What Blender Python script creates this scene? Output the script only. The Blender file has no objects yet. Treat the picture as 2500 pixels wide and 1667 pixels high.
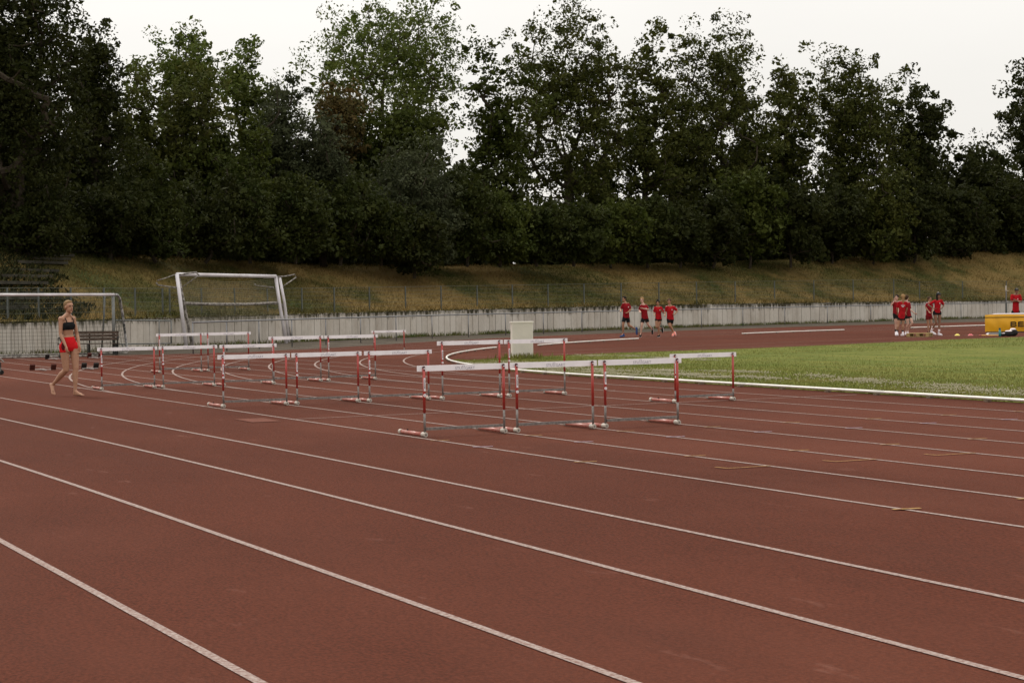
import bpy, math, random
import numpy as np
from mathutils import Vector, Matrix

rng = np.random.default_rng(7)
random.seed(7)
scene = bpy.context.scene
COL = scene.collection

# ------------------------------------------------------------------ camera
F_PX, PITCH, ROLL, YAW, CD, CH = 4526.19, .02041, -.01561, 1.11547, 8.59757, 1.56241
def _cam():
    c, s = math.cos(YAW), math.sin(YAW)
    fw = np.array([-s, c, 0.]); rt = np.array([c, s, 0.]); up = np.array([0, 0, 1.])
    cp, sp = math.cos(PITCH), math.sin(PITCH)
    fw2 = cp*fw - sp*up; up2 = sp*fw + cp*up
    cr, sr = math.cos(ROLL), math.sin(ROLL)
    return np.array([cr*rt+sr*up2, -sr*rt+cr*up2, fw2])
CM = _cam(); CC = np.array([0, -CD, CH])
cd = bpy.data.cameras.new('camera'); cam = bpy.data.objects.new('camera', cd); COL.objects.link(cam)
cd.sensor_width = 36; cd.sensor_fit = 'HORIZONTAL'; cd.lens = F_PX/2500*36; cd.clip_end = 3000; cd.clip_start = .1
m = np.eye(4); m[:3, 0] = CM[0]; m[:3, 1] = CM[1]; m[:3, 2] = -CM[2]; m[:3, 3] = CC
cam.matrix_world = Matrix(m.tolist()); scene.camera = cam
scene.render.resolution_x = 1024; scene.render.resolution_y = 682

# ------------------------------------------------------------------ sky, sun, exposure
SUN_EL, SUN_AZ = math.radians(46), math.radians(188)      # light comes from behind the left end of the track
w = bpy.data.worlds.new('World'); scene.world = w; w.use_nodes = True
nt = w.node_tree; nt.nodes.clear()
def wn(t, **k):
    n = nt.nodes.new(t)
    for a, b in k.items(): setattr(n, a, b)
    return n
out = wn('ShaderNodeOutputWorld'); bg = wn('ShaderNodeBackground'); bg.inputs['Strength'].default_value = .1
sky = wn('ShaderNodeTexSky', sky_type='NISHITA', sun_disc=False, sun_elevation=SUN_EL, sun_rotation=math.pi/2-SUN_AZ)
geo = wn('ShaderNodeTexCoord'); sep = wn('ShaderNodeSeparateXYZ'); nt.links.new(geo.outputs['Generated'], sep.inputs[0])
mr = wn('ShaderNodeMapRange'); nt.links.new(sep.outputs['Z'], mr.inputs['Value'])
mr.inputs['From Min'].default_value = 0; mr.inputs['From Max'].default_value = 1
mr.inputs['To Min'].default_value = 8.7; mr.inputs['To Max'].default_value = 18.
nz = wn('ShaderNodeTexNoise'); nz.inputs['Scale'].default_value = 2.2; nz.inputs['Detail'].default_value = 6
mp = wn('ShaderNodeMapping'); mp.inputs['Scale'].default_value = (1, 1, 3.5)
nt.links.new(geo.outputs['Generated'], mp.inputs['Vector']); nt.links.new(mp.outputs[0], nz.inputs['Vector'])
mr2 = wn('ShaderNodeMapRange'); nt.links.new(nz.outputs['Fac'], mr2.inputs['Value'])
mr2.inputs['From Min'].default_value = .3; mr2.inputs['From Max'].default_value = .7
mr2.inputs['To Min'].default_value = .94; mr2.inputs['To Max'].default_value = 1.05
mul = wn('ShaderNodeMath', operation='MULTIPLY'); nt.links.new(mr.outputs[0], mul.inputs[0]); nt.links.new(mr2.outputs[0], mul.inputs[1])
cc = wn('ShaderNodeVectorMath', operation='SCALE'); cc.inputs[0].default_value = (1.0, .968, .915); nt.links.new(mul.outputs[0], cc.inputs['Scale'])
mix = wn('ShaderNodeMix', data_type='RGBA'); mix.inputs[0].default_value = .95
nt.links.new(sky.outputs[0], mix.inputs[6]); nt.links.new(cc.outputs[0], mix.inputs[7])
nt.links.new(mix.outputs[2], bg.inputs['Color']); nt.links.new(bg.outputs[0], out.inputs['Surface'])
sd = bpy.data.lights.new('sun', 'SUN'); sun = bpy.data.objects.new('sun', sd); COL.objects.link(sun)
sd.energy = 1.6; sd.angle = math.radians(10); sd.color = (1, .93, .84)
sv = Vector((math.cos(SUN_EL)*math.cos(SUN_AZ), math.cos(SUN_EL)*math.sin(SUN_AZ), math.sin(SUN_EL)))
sun.rotation_euler = sv.to_track_quat('Z', 'Y').to_euler()
vs = scene.view_settings; vs.view_transform = 'Standard'; vs.look = 'None'; vs.gamma = 1; vs.exposure = 0; vs.use_curve_mapping = False
scene.cycles.use_denoising = True if hasattr(scene, 'cycles') else False

# ------------------------------------------------------------------ pixel <-> place helpers (photo is 2500 x 1667)
def G(px, py, z=0.):
    d = np.array([(px-1250)/F_PX, -(py-833.5)/F_PX, 1.]) @ CM
    return CC + d*((z-CC[2])/d[2])
def DP(px, py, dep):
    return CC + (np.array([(px-1250)/F_PX, -(py-833.5)/F_PX, 1.]) @ CM)*dep
def PR(p):
    v = (np.asarray(p, float)-CC) @ CM.T
    return np.stack([1250+F_PX*v[..., 0]/v[..., 2], 833.5-F_PX*v[..., 1]/v[..., 2], v[..., 2]], -1)

# ------------------------------------------------------------------ materials
MATS = {}
def mat(name, col, rough=.8, var=0., vscale=1., vdetail=4, col2=None, bump=0., bscale=40., metal=0., fine=0., fscale=200., stretch=(1, 1, 1), rnd=0., spec=None, trans=0.):
    if name in MATS: return MATS[name]
    M = bpy.data.materials.new(name); M.use_nodes = True; t = M.node_tree; n = t.nodes; L = t.links
    b = n['Principled BSDF']; b.inputs['Roughness'].default_value = rough; b.inputs['Metallic'].default_value = metal
    if spec is None: spec = .5 if rough < .6 else .08
    b.inputs['Specular IOR Level'].default_value = spec
    g = n.new('ShaderNodeNewGeometry'); mpn = n.new('ShaderNodeMapping'); mpn.inputs['Scale'].default_value = stretch
    L.new(g.outputs['Position'], mpn.inputs['Vector'])
    rgb = n.new('ShaderNodeRGB'); rgb.outputs[0].default_value = (*col, 1); cur = rgb.outputs[0]
    if var or col2 is not None:
        z = n.new('ShaderNodeTexNoise'); z.inputs['Scale'].default_value = vscale; z.inputs['Detail'].default_value = vdetail; z.inputs['Roughness'].default_value = .6
        L.new(mpn.outputs[0], z.inputs['Vector'])
        r = n.new('ShaderNodeMapRange'); r.inputs['From Min'].default_value = .35; r.inputs['From Max'].default_value = .65
        L.new(z.outputs['Fac'], r.inputs['Value'])
        mx = n.new('ShaderNodeMix'); mx.data_type = 'RGBA'; L.new(r.outputs[0], mx.inputs[0])
        c2 = col2 if col2 is not None else tuple(c*(1-var) for c in col)
        L.new(cur, mx.inputs[6]); mx.inputs[7].default_value = (*c2, 1)
        cur = mx.outputs[2]
    if fine:
        z = n.new('ShaderNodeTexNoise'); z.inputs['Scale'].default_value = fscale; z.inputs['Detail'].default_value = 2
        L.new(mpn.outputs[0], z.inputs['Vector'])
        r = n.new('ShaderNodeMapRange'); r.inputs['From Min'].default_value = .3; r.inputs['From Max'].default_value = .7
        r.inputs['To Min'].default_value = 1-fine; r.inputs['To Max'].default_value = 1+fine; L.new(z.outputs['Fac'], r.inputs['Value'])
        s = n.new('ShaderNodeVectorMath'); s.operation = 'SCALE'; L.new(cur, s.inputs[0]); L.new(r.outputs[0], s.inputs['Scale']); cur = s.outputs[0]
    if rnd:
        oi = n.new('ShaderNodeObjectInfo'); r = n.new('ShaderNodeMapRange'); r.inputs['To Min'].default_value = 1-rnd; r.inputs['To Max'].default_value = 1+rnd
        L.new(oi.outputs['Random'], r.inputs['Value'])
        s = n.new('ShaderNodeVectorMath'); s.operation = 'SCALE'; L.new(cur, s.inputs[0]); L.new(r.outputs[0], s.inputs['Scale']); cur = s.outputs[0]
    L.new(cur, b.inputs['Base Color'])
    if bump:
        z = n.new('ShaderNodeTexNoise'); z.inputs['Scale'].default_value = bscale; z.inputs['Detail'].default_value = 3
        L.new(mpn.outputs[0], z.inputs['Vector']); bp = n.new('ShaderNodeBump'); bp.inputs['Strength'].default_value = bump; bp.inputs['Distance'].default_value = .02
        L.new(z.outputs['Fac'], bp.inputs['Height']); L.new(bp.outputs[0], b.inputs['Normal'])
    if trans:
        tr = n.new('ShaderNodeBsdfTranslucent'); L.new(cur, tr.inputs['Color']); ms = n.new('ShaderNodeMixShader'); ms.inputs[0].default_value = trans
        o = n['Material Output']; L.new(b.outputs[0], ms.inputs[1]); L.new(tr.outputs[0], ms.inputs[2]); L.new(ms.outputs[0], o.inputs['Surface'])
    MATS[name] = M
    return M

# ------------------------------------------------------------------ mesh helpers
def tag(o, label=None, cat=None, group=None, kind=None):
    if label: o['label'] = label
    if cat: o['category'] = cat
    if group: o['group'] = group
    if kind: o['kind'] = kind
    return o
def empty(name, loc=(0, 0, 0), rz=0., label=None, cat=None, group=None):
    o = bpy.data.objects.new(name, None); COL.objects.link(o); o.location = tuple(map(float, loc)); o.rotation_euler = (0, 0, rz)
    return tag(o, label, cat, group)
def link(name, me, parent=None, loc=None, rz=None):
    o = bpy.data.objects.new(name, me); COL.objects.link(o)
    if parent: o.parent = parent
    if loc is not None: o.location = tuple(map(float, loc))
    if rz is not None: o.rotation_euler = (0, 0, rz)
    return o
class MB:
    def __init__(s): s.v = []; s.f = []; s.n = 0
    def add(s, v, f):
        v = np.asarray(v, float).reshape(-1, 3); s.v.append(v); s.f += [tuple(i+s.n for i in q) for q in f]; s.n += len(v); return s
    def box(s, c, size, rot=None):
        hx, hy, hz = [k/2 for k in size]
        v = np.array([(x, y, z) for x in (-hx, hx) for y in (-hy, hy) for z in (-hz, hz)])
        if rot is not None: v = v @ np.array(rot).T
        return s.add(v+np.array(c, float), [(0, 1, 3, 2), (4, 6, 7, 5), (0, 4, 5, 1), (2, 3, 7, 6), (0, 2, 6, 4), (1, 5, 7, 3)])
    def tube(s, pts, rad, n=8, cap=True, lat=None, rad2=None):
        P = np.asarray(pts, float); k = len(P); r = np.broadcast_to(np.asarray(rad, float), (k,)); r2 = r if rad2 is None else np.broadcast_to(np.asarray(rad2, float), (k,))
        T = np.gradient(P, axis=0); T /= np.linalg.norm(T, axis=1, keepdims=True)+1e-12
        a = np.arange(n)*2*np.pi/n; vs = []
        ref = np.array([0, 0, 1.]) if lat is None else np.asarray(lat, float)
        if lat is None and abs(T[:, 2]).mean() > .8: ref = np.array([1., 0, 0])
        for i in range(k):
            u = ref-T[i]*(ref@T[i]); nu = np.linalg.norm(u)
            if nu < 1e-3: u = np.array([0, 1., 0])-T[i]*T[i][1]; nu = np.linalg.norm(u)
            u /= nu; v = np.cross(T[i], u)
            vs.append(P[i]+r[i]*np.cos(a)[:, None]*u+r2[i]*np.sin(a)[:, None]*v)
        f = [(i*n+j, i*n+(j+1) % n, (i+1)*n+(j+1) % n, (i+1)*n+j) for i in range(k-1) for j in range(n)]
        if cap: f += [tuple(range(n))[::-1], tuple((k-1)*n+j for j in range(n))]
        return s.add(np.vstack(vs), f)
    def ell(s, c, r, n=12, m=8, rot=None):
        v = []; f = []
        for i in range(m+1):
            t = np.pi*i/m
            for j in range(n):
                a = 2*np.pi*j/n; v.append((r[0]*np.sin(t)*np.cos(a), r[1]*np.sin(t)*np.sin(a), r[2]*np.cos(t)))
        v = np.array(v)
        if rot is not None: v = v @ np.array(rot).T
        f = [(i*n+j, i*n+n+j, i*n+n+(j+1) % n, i*n+(j+1) % n) for i in range(m) for j in range(n)]
        return s.add(v+np.array(c, float), f)
    def capsule(s, p0, p1, r0, r1, n=12, flat1=False, flat0=False):
        p0 = np.array(p0, float); p1 = np.array(p1, float); d = p1-p0; L = np.linalg.norm(d); d = d/(L+1e-9)
        pts = []; rr = []
        if flat0: pts += [p0]; rr += [r0]
        else:
            for t in (-1, -.85, -.5, 0): pts.append(p0+d*r0*t); rr.append(r0*math.sqrt(max(0, 1-t*t))+1e-4)
        if flat1: pts += [p1]; rr += [r1]
        else:
            for t in (0, .5, .85, 1): pts.append(p1+d*r1*t); rr.append(r1*math.sqrt(max(0, 1-t*t))+1e-4)
        return s.tube(pts, rr, n)
    def mesh(s, name='m', m=None, smooth=False):
        me = bpy.data.meshes.new(name); V = np.vstack(s.v) if s.v else np.zeros((0, 3))
        me.from_pydata(V.tolist(), [], s.f)
        if m: me.materials.append(m)
        if smooth: me.shade_smooth()
        me.update(); return me
    def build(s, name, m, parent=None, smooth=False, loc=None, rz=None):
        return link(name, s.mesh(name, m, smooth), parent, loc, rz)
def fast_mesh(name, V, nper, m):
    """many separate polygons of nper vertices each"""
    V = np.ascontiguousarray(V, dtype=np.float32).reshape(-1, 3); n = len(V)//nper
    me = bpy.data.meshes.new(name); me.vertices.add(len(V)); me.vertices.foreach_set('co', V.ravel())
    me.loops.add(n*nper); me.loops.foreach_set('vertex_index', np.arange(n*nper, dtype=np.int32))
    me.polygons.add(n); me.polygons.foreach_set('loop_start', np.arange(n, dtype=np.int32)*nper)
    me.update(calc_edges=True); me.materials.append(m); return me
def sheet(name, outline, z, m, parent=None, kind=None):
    from mathutils.geometry import tessellate_polygon
    P = [Vector((float(x), float(y), 0)) for x, y in outline]; tri = tessellate_polygon([P])
    mb = MB(); fs = []
    for t in tri:
        a, b, c = [P[i] for i in t]
        fs.append(t if ((b-a).cross(c-a)).z > 0 else t[::-1])
    mb.add([(p.x, p.y, z) for p in P], fs); o = mb.build(name, m, parent)
    if kind: o['kind'] = kind
    return o
def ribbon(pts, wid, z):
    P = np.asarray(pts, float)[:, :2]; T = np.gradient(P, axis=0); T /= np.linalg.norm(T, axis=1, keepdims=True)
    N = np.stack([-T[:, 1], T[:, 0]], 1)*wid/2; A = P-N; B = P+N; n = len(P)
    v = [(x, y, z) for x, y in A]+[(x, y, z) for x, y in B]
    return v, [(i, i+1, n+i+1, n+i) for i in range(n-1)]

M_track = mat('track_rubber', (.088, .0240, .0122), .95, var=.20, vscale=.30, vdetail=7, fine=.34, fscale=60, bump=.5, bscale=120, stretch=(.6, 1, 1))
def overlay(M, scale, stretch, col, lo, hi, amt, detail=6):
    t = M.node_tree; n = t.nodes; L = t.links; b = n['Principled BSDF']; src = b.inputs['Base Color'].links[0].from_socket
    g = n.new('ShaderNodeNewGeometry'); p = n.new('ShaderNodeMapping'); p.inputs['Scale'].default_value = stretch; p.inputs['Location'].default_value = (scale*3.7, scale*1.3, 0); L.new(g.outputs['Position'], p.inputs['Vector'])
    z = n.new('ShaderNodeTexNoise'); z.inputs['Scale'].default_value = scale; z.inputs['Detail'].default_value = detail; z.inputs['Roughness'].default_value = .65; L.new(p.outputs[0], z.inputs['Vector'])
    r = n.new('ShaderNodeMapRange'); r.inputs['From Min'].default_value = lo; r.inputs['From Max'].default_value = hi; r.inputs['To Max'].default_value = amt; L.new(z.outputs['Fac'], r.inputs['Value'])
    mx = n.new('ShaderNodeMix'); mx.data_type = 'RGBA'; L.new(r.outputs[0], mx.inputs[0]); L.new(src, mx.inputs[6]); mx.inputs[7].default_value = (*col, 1); L.new(mx.outputs[2], b.inputs['Base Color'])
overlay(M_track, .11, (.5, 1, 1), (.130, .042, .025), .48, .68, .6)
overlay(M_track, .55, (.22, 1, 1), (.052, .019, .012), .54, .76, .45)
overlay(M_track, 3.2, (.30, 1, 1), (.22, .10, .075), .64, .78, .55)
overlay(M_track, 9., (1, 1, 1), (.04, .018, .012), .66, .80, .6)
M_line = mat('worn_white_line', (.36, .30, .275), .8, col2=(.18, .10, .08), vscale=38, vdetail=5, fine=.12, fscale=90)
M_yel = mat('yellow_mark', (.36, .24, .08), .8, col2=(.2, .09, .04), vscale=30)
M_blu = mat('blue_mark', (.30, .30, .42), .8, col2=(.3, .2, .22), vscale=30)
M_patch = mat('repair_patch', (.145, .050, .032), .85, var=.2, vscale=4, fine=.2, fscale=80)
M_gravel = mat('gravel', (.10, .083, .064), .95, var=.45, vscale=.8, fine=.4, fscale=30, bump=.6, bscale=40)
M_white = mat('white_board', (.86, .83, .85), .45, var=.08, vscale=9)
M_red = mat('red_paint', (.40, .042, .032), .38, var=.18, vscale=25)
M_galv = mat('galvanised_steel', (.24, .215, .20), .5, col2=(.13, .11, .10), vscale=30, metal=.35)
M_cap = mat('dark_cap', (.07, .02, .025), .5)
M_grey_text = mat('grey_print', (.33, .31, .37), .7)
M_black = mat('black_print', (.02, .02, .02), .6)
M_sticker = mat('white_sticker', (.75, .70, .72), .5)
M_endcap = mat('cream_end_cap', (.46, .41, .35), .5, var=.2, vscale=60)
M_kerb = mat('kerb_aluminium_white', (.80, .78, .72), .45, var=.18, vscale=4)
M_bracket = mat('kerb_bracket', (.22, .16, .12), .7, var=.4, vscale=20)

# ------------------------------------------------------------------ ground, track, lines
XC, R0 = -33.07, 37.8; CY = 9.76+R0; LW = 1.22
sheet('ground', [(-900, -900), (900, -900), (900, 900), (-900, 900)], -.02, M_gravel, kind='structure')
track = sheet('running_track', [(60, -22), (60, 118), (-50, 118), (-70, 109), (-80, 98), (-87, 85), (-89.5, 75), (-89.5, 66), (-88.3, 57), (-86.5, 50), (-84.2, 43.4), (-81.3, 37.2), (-79, 32.3), (-75.9, 27.5), (-72.8, 23.3), (-68, 18.2), (-65, 14.8), (-62.8, 11.4), (-63, 9), (-63.8, 5.4), (-64.6, 3), (-64.6, -22)], -.004, M_track, kind='structure')
def arc(r, a0, a1, n=90):
    a = np.radians(np.linspace(a0, a1, n)); return np.stack([XC+r*np.cos(a), CY+r*np.sin(a)], 1)
for l in range(1, 9):
    Y = (8-l)*LW; mb = MB()
    v, f = ribbon([(x, Y) for x in (-63.2, -50, -35, -20, -5, 30)], .05, .0005); mb.add(v, f)
    mb.build('lane_line', M_line, track)
    mb = MB(); v, f = ribbon(arc(R0+l*LW, 270, 90), .05, .003); mb.add(v, f); mb.build('lane_line', M_line, track)
mb = MB(); v, f = ribbon([(x, 9.76) for x in (-63, -50, -40)], .05, .0005); mb.add(v, f); mb.build('lane_line', M_line, track)
for pts in ([(0, 970.6), (500, 1060), (1000, 1156.7), (1500, 1254), (2500, 1464.5)], [(0, 1020.9), (500, 1130), (1000, 1255.5), (1500, 1379.4), (2500, 1650)],
            [(0, 1123.8), (500, 1282), (1000, 1471), (1545, 1667)], [(0, 1318), (366, 1517), (640, 1667)]):
    P = [G(*p)[:2] for p in pts]; c = np.polyfit([p[0] for p in P], [p[1] for p in P], 1)
    P0_ = P[0]+(P[0]-P[1])/np.linalg.norm(P[0]-P[1])*25; P1_ = P[-1]+(P[-1]-P[-2])/np.linalg.norm(P[-1]-P[-2])*25
    if P0_[0] < -63: P0_ = P[0]+(P[0]-P[1])*((P[0][0]+63)/(P[1][0]-P[0][0]))
    Q = np.array([P0_]+P+[P1_]); xs = np.linspace(Q[0][0], Q[-1][0], 60); ys = np.interp(xs, Q[:, 0], Q[:, 1])
    ys = np.convolve(np.pad(ys, 6, mode='reflect', reflect_type='odd'), np.ones(13)/13, 'valid')
    mb = MB(); v, f = ribbon(np.stack([xs, ys], 1), .052, .0005); mb.add(v, f); mb.build('lane_line', M_line, track)
def mark(name, p, q, wid, m, z=.0045):
    mb = MB(); v, f = ribbon([p, q], wid, z); mb.add(v, f); return mb.build(name, m, track)
mark('start_line', (-24.5, 0), (-24.5, 9.6), .04, M_line, .005)
mark('start_line', (-58.2, 0), (-58.2, 9.7), .05, M_line, .005)
mark('start_line', (-62.2, 2), (-62.2, 9.7), .05, M_line, .005)
for l in range(0, 8):
    Y = l*LW
    for X, m, w_ in ((-19.5, M_yel, .04), (-15.95, M_yel, .04), (-28.65, M_line, .04), (-18.3, M_blu, .04), (-37.2, M_line, .04), (-11.0, M_yel, .05)):
        j = random.uniform(-.08, .08); mark('hurdle_mark', (X+j, Y-.10), (X+j+.05, Y+.12), w_, m, .0055)
for l in range(0, 3):
    Y = .06+l*LW
    mb = MB(); v, f = ribbon([(-14.74, .72+Y-.06), (-14.57, .74+Y-.06)], .03, .0055); mb.add(v, f); v, f = ribbon([(-14.56, .73+Y-.06), (-14.56, 1.22+Y-.06)], .03, .0055); mb.add(v, f)
    mb.build('exchange_mark', M_yel, track)
mb = MB()
for a, b in (((-53, 17), (-60, 45)), ((-49.3, 14), (-55.6, 45))):
    v, f = ribbon([a, b], .05, .003); mb.add(v, f)
mb.build('apron_line', M_line, track)
sheet('repair_patch', [(-25.12, -.67), (-24.25, -.69), (-24.22, -.28), (-25.1, -.25)], .002, M_patch, track)
# infield grass
M_grass = mat('lawn', (.082, .108, .017), .95, col2=(.150, .150, .034), vscale=.9, vdetail=8, fine=.45, fscale=22, bump=1., bscale=30, stretch=(.35, 1, 1))
inner = [(60, 9.93), (XC, 9.93)]+[tuple(p) for p in arc(R0-.16, 269, 247, 16)]
gout = inner+[(-46.9, 13.0), (-47.8, 14.8), (-49.5, 19.2), (-50.1, 24.5), (-51.3, 28.7), (-53.6, 35), (-54.5, 40), (-56.3, 48), (-57, 60), (-50, 78), (60, 82)]
grass = sheet('grass_field', gout, .004, M_grass, kind='structure')
overlay(M_grass, .22, (.3, 1, 1), (.16, .155, .036), .50, .68, .4)
overlay(M_grass, 1.4, (.3, 1, 1), (.045, .065, .012), .55, .72, .6)
overlay(M_grass, .5, (1, .12, 1), (.06, .085, .014), .5, .62, .35)
def inpoly(P, poly):
    x, y = P[:, 0], P[:, 1]; ins = np.zeros(len(P), bool); j = len(poly)-1
    for i in range(len(poly)):
        xi, yi = poly[i]; xj, yj = poly[j]
        with np.errstate(divide='ignore', invalid='ignore'): c = ((yi > y) != (yj > y)) & (x < (xj-xi)*(y-yi)/(yj-yi+1e-12)+xi)
        ins ^= c; j = i
    return ins
def blades(P, h, wd, lean=.5):
    n = len(P); a = rng.uniform(0, 2*np.pi, n); d = np.stack([np.cos(a), np.sin(a), 0*a], 1)*(wd/2)[:, None]
    b = rng.uniform(0, 2*np.pi, n); tip = P+np.stack([np.cos(b)*lean*h, np.sin(b)*lean*h, h], 1)
    return np.stack([P-d, P+d, tip], 1).reshape(-1, 3)
M_blade = mat('grass_blades', (.10, .125, .022), .9, col2=(.19, .165, .052), vscale=.6, vdetail=6, fine=.4, fscale=9, trans=.25)
n = 120000
Pg = np.stack([rng.uniform(-53, -12, n), 9.9+np.abs(rng.normal(0, 1, n))*4.5, np.full(n, .004)], 1)
Pg2 = np.stack([rng.uniform(-56, -44, n//4), rng.uniform(10, 45, n//4), np.full(n//4, .004)], 1)
Pg = np.vstack([Pg, Pg2]); Pg = Pg[inpoly(Pg, gout)]
hb = rng.uniform(.015, .05, len(Pg))*(1+1.1*(Pg[:, 1] < 10.15))
o = link('grass', fast_mesh('grass', blades(Pg, hb, hb*.28), 3, M_blade)); tag(o, 'short green grass with dry tips on the infield beside the white kerb', 'grass', kind='stuff')
# clover flowers
M_clover = mat('clover_flower', (.42, .38, .27), .9, var=.3, vscale=50)
pat = [(-38.3, 10.9, 3.2, .55), (-35.4, 10.8, 2.2, .55), (-36.3, 12.2, 2.2, .6), (-33.5, 11.7, 1.8, .5), (-31.5, 11.4, 1.4, .45), (-41, 11.2, 2, .5), (-28.9, 12.4, .9, .3), (-27.4, 12.3, .8, .3), (-25.4, 11.7, 1.0, .55), (-24.2, 11.5, 1.0, .6), (-22.6, 11.3, 1.1, .6), (-21.4, 11.1, 1.1, .6), (-32, 13.1, 1.2, .35), (-43, 12.6, 1.3, .5), (-46, 17, 1.8, .5)]
cp_ = []
for x, y, a, b in pat:
    k = int(110*a*b**.5); cp_.append(np.stack([rng.normal(x, a, k), rng.normal(y, b, k), rng.uniform(.03, .055, k)], 1))
    for q in range(5):
        k = int(55*a); sx = rng.normal(x, a); sy = rng.normal(y, b*.8); cp_.append(np.stack([rng.normal(sx, .28, k), rng.normal(sy, .14, k), rng.uniform(.03, .055, k)], 1))
cp_ = np.vstack(cp_); cp_ = cp_[(cp_[:, 1] > 10.0)]; cp_ = cp_[inpoly(cp_, gout)]
oc = np.array([(1, 0, 0), (0, 1, 0), (-1, 0, 0), (0, -1, 0), (0, 0, 1), (0, 0, -1)], float)
of = [(0, 1, 4), (1, 2, 4), (2, 3, 4), (3, 0, 4), (1, 0, 5), (2, 1, 5), (3, 2, 5), (0, 3, 5)]
rr = rng.uniform(.009, .016, len(cp_)); V = cp_[:, None, None, :]+oc[np.array(of)][None]*rr[:, None, None, None]
o = link('clover_flowers', fast_mesh('clover', V.reshape(-1, 3), 3, M_clover)); tag(o, 'drifts of white clover flowers in the grass beside the kerb', 'flowers', kind='stuff')

# ------------------------------------------------------------------ kerb rails
def kerb(path, label, joints=4.0):
    P = np.asarray(path, float); root = empty('track_kerb', (P[0][0], P[0][1], 0), 0, label, 'track kerb', 'white kerb rails along the inside of lane one')
    s = np.concatenate([[0], np.cumsum(np.linalg.norm(np.diff(P, axis=0), axis=1))]); L = s[-1]; k = 0
    at = lambda t: np.array([np.interp(t, s, P[:, 0]), np.interp(t, s, P[:, 1])])
    t = 0.
    while t < L-.05:
        t1 = min(L, t+joints); q = np.array([at(u) for u in np.linspace(t+.004, t1-.004, 8)]); q = np.hstack([q-P[0], np.full((8, 1), .056)])
        MB().tube(q, .022, 8, lat=(0, 0, 1), rad2=.026).build('rail_section', M_kerb, root, smooth=True)
        t = t1
    mb = MB(); t = .3
    while t < L:
        a = at(t); b = at(min(L, t+.05))-at(max(0, t-.05)); an = math.atan2(b[1], b[0]); c, s_ = math.cos(an), math.sin(an)
        mb.box((a[0]-P[0][0], a[1]-P[0][1], .014), (.09, .075, .03), [[c, -s_, 0], [s_, c, 0], [0, 0, 1]]); t += 1.33
    mb.build('bracket', M_bracket, root)
    return root
near = [(x, 9.78) for x in np.arange(12, XC, -1.)]+[tuple(p) for p in arc(R0, 270, 228.5, 60)]
kerb(near, 'long white kerb rail along the near edge of the grass curling round the bend')
def karc(p0, p1):
    a0 = math.degrees(math.atan2(p0[1]-CY, p0[0]-XC)); a1 = math.degrees(math.atan2(p1[1]-CY, p1[0]-XC))
    r0 = math.hypot(p0[0]-XC, p0[1]-CY); r1 = math.hypot(p1[0]-XC, p1[1]-CY); a0 %= 360; a1 %= 360
    a = np.radians(np.linspace(a0, a1, 14)); r = np.linspace(r0, r1, 14); return np.stack([XC+r*np.cos(a), CY+r*np.sin(a)], 1)
for (p, q, lab) in (((1313.5, 842.5), (1559, 826.5), 'detached white kerb rail lying between the ribbed cabinet and the four runners'),
                    ((1812, 814.3), (2061, 805), 'white kerb rail lying on the far bend left of the pallet'),
                    ((2219.6, 800), (2407, 794), 'white kerb rail behind the children and left of the yellow mat')):
    kerb(karc(G(*p, .05), G(*q, .05)), lab, 3.0)

# ------------------------------------------------------------------ hurdles
def text_mesh(body, size, m, align='CENTER', ext=.0006):
    cu = bpy.data.curves.new('text', 'FONT'); cu.body = body; cu.size = size; cu.align_x = align; cu.extrude = ext; cu.resolution_u = 2
    ob = bpy.data.objects.new('tmp', cu); COL.objects.link(ob); dg = bpy.context.evaluated_depsgraph_get(); dg.update()
    me = bpy.data.meshes.new_from_object(ob.evaluated_get(dg)); me.materials.clear(); me.materials.append(m)
    bpy.data.objects.remove(ob); return me
# local hurdle frame: +Y along the bar (lane width), +X is the side that faces down the track, legs point to -X
def orient(me, M4): me.transform(M4); return me
TX = Matrix(((0, 0, 1, 0), (1, 0, 0, 0), (0, 1, 0, 0), (0, 0, 0, 1)))       # text x->Y, y->Z, normal->X
t1 = text_mesh('STU', .05, M_grey_text, 'RIGHT'); t2 = text_mesh('GART', .05, M_grey_text, 'LEFT')
def bar_text():
    mb = MB()
    for me, off in ((t1, -.021), (t2, .021)):
        V = np.array([v.co[:] for v in me.vertices]); V[:, 0] += off; mb.add(V, [tuple(p.vertices) for p in me.polygons])
    for s in (-1, 1):                                   # the two tall joined Ts under an arch
        mb.box((s*.009, .0195, 0), (.0045, .039, .0012)); mb.box((s*.0135, .0375, 0), (.013, .0045, .0012))
    for i in range(8):
        a = math.pi*(i+.5)/8; mb.box((.013*math.cos(a), .042+.008*math.sin(a), 0), (.0062, .003, .0012), [[math.cos(a+math.pi/2), -math.sin(a+math.pi/2), 0], [math.sin(a+math.pi/2), math.cos(a+math.pi/2), 0], [0, 0, 1]])
    me = mb.mesh('print', M_grey_text); me.transform(TX); return me
BT = bar_text()
st = text_mesh('POLANIK', .026, M_black); st.transform(Matrix.Rotation(-math.pi/2, 4, 'Z')); st.transform(TX)
rnt = text_mesh('2', .024, M_grey_text); rnt.transform(TX)
PY = .5225
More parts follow.
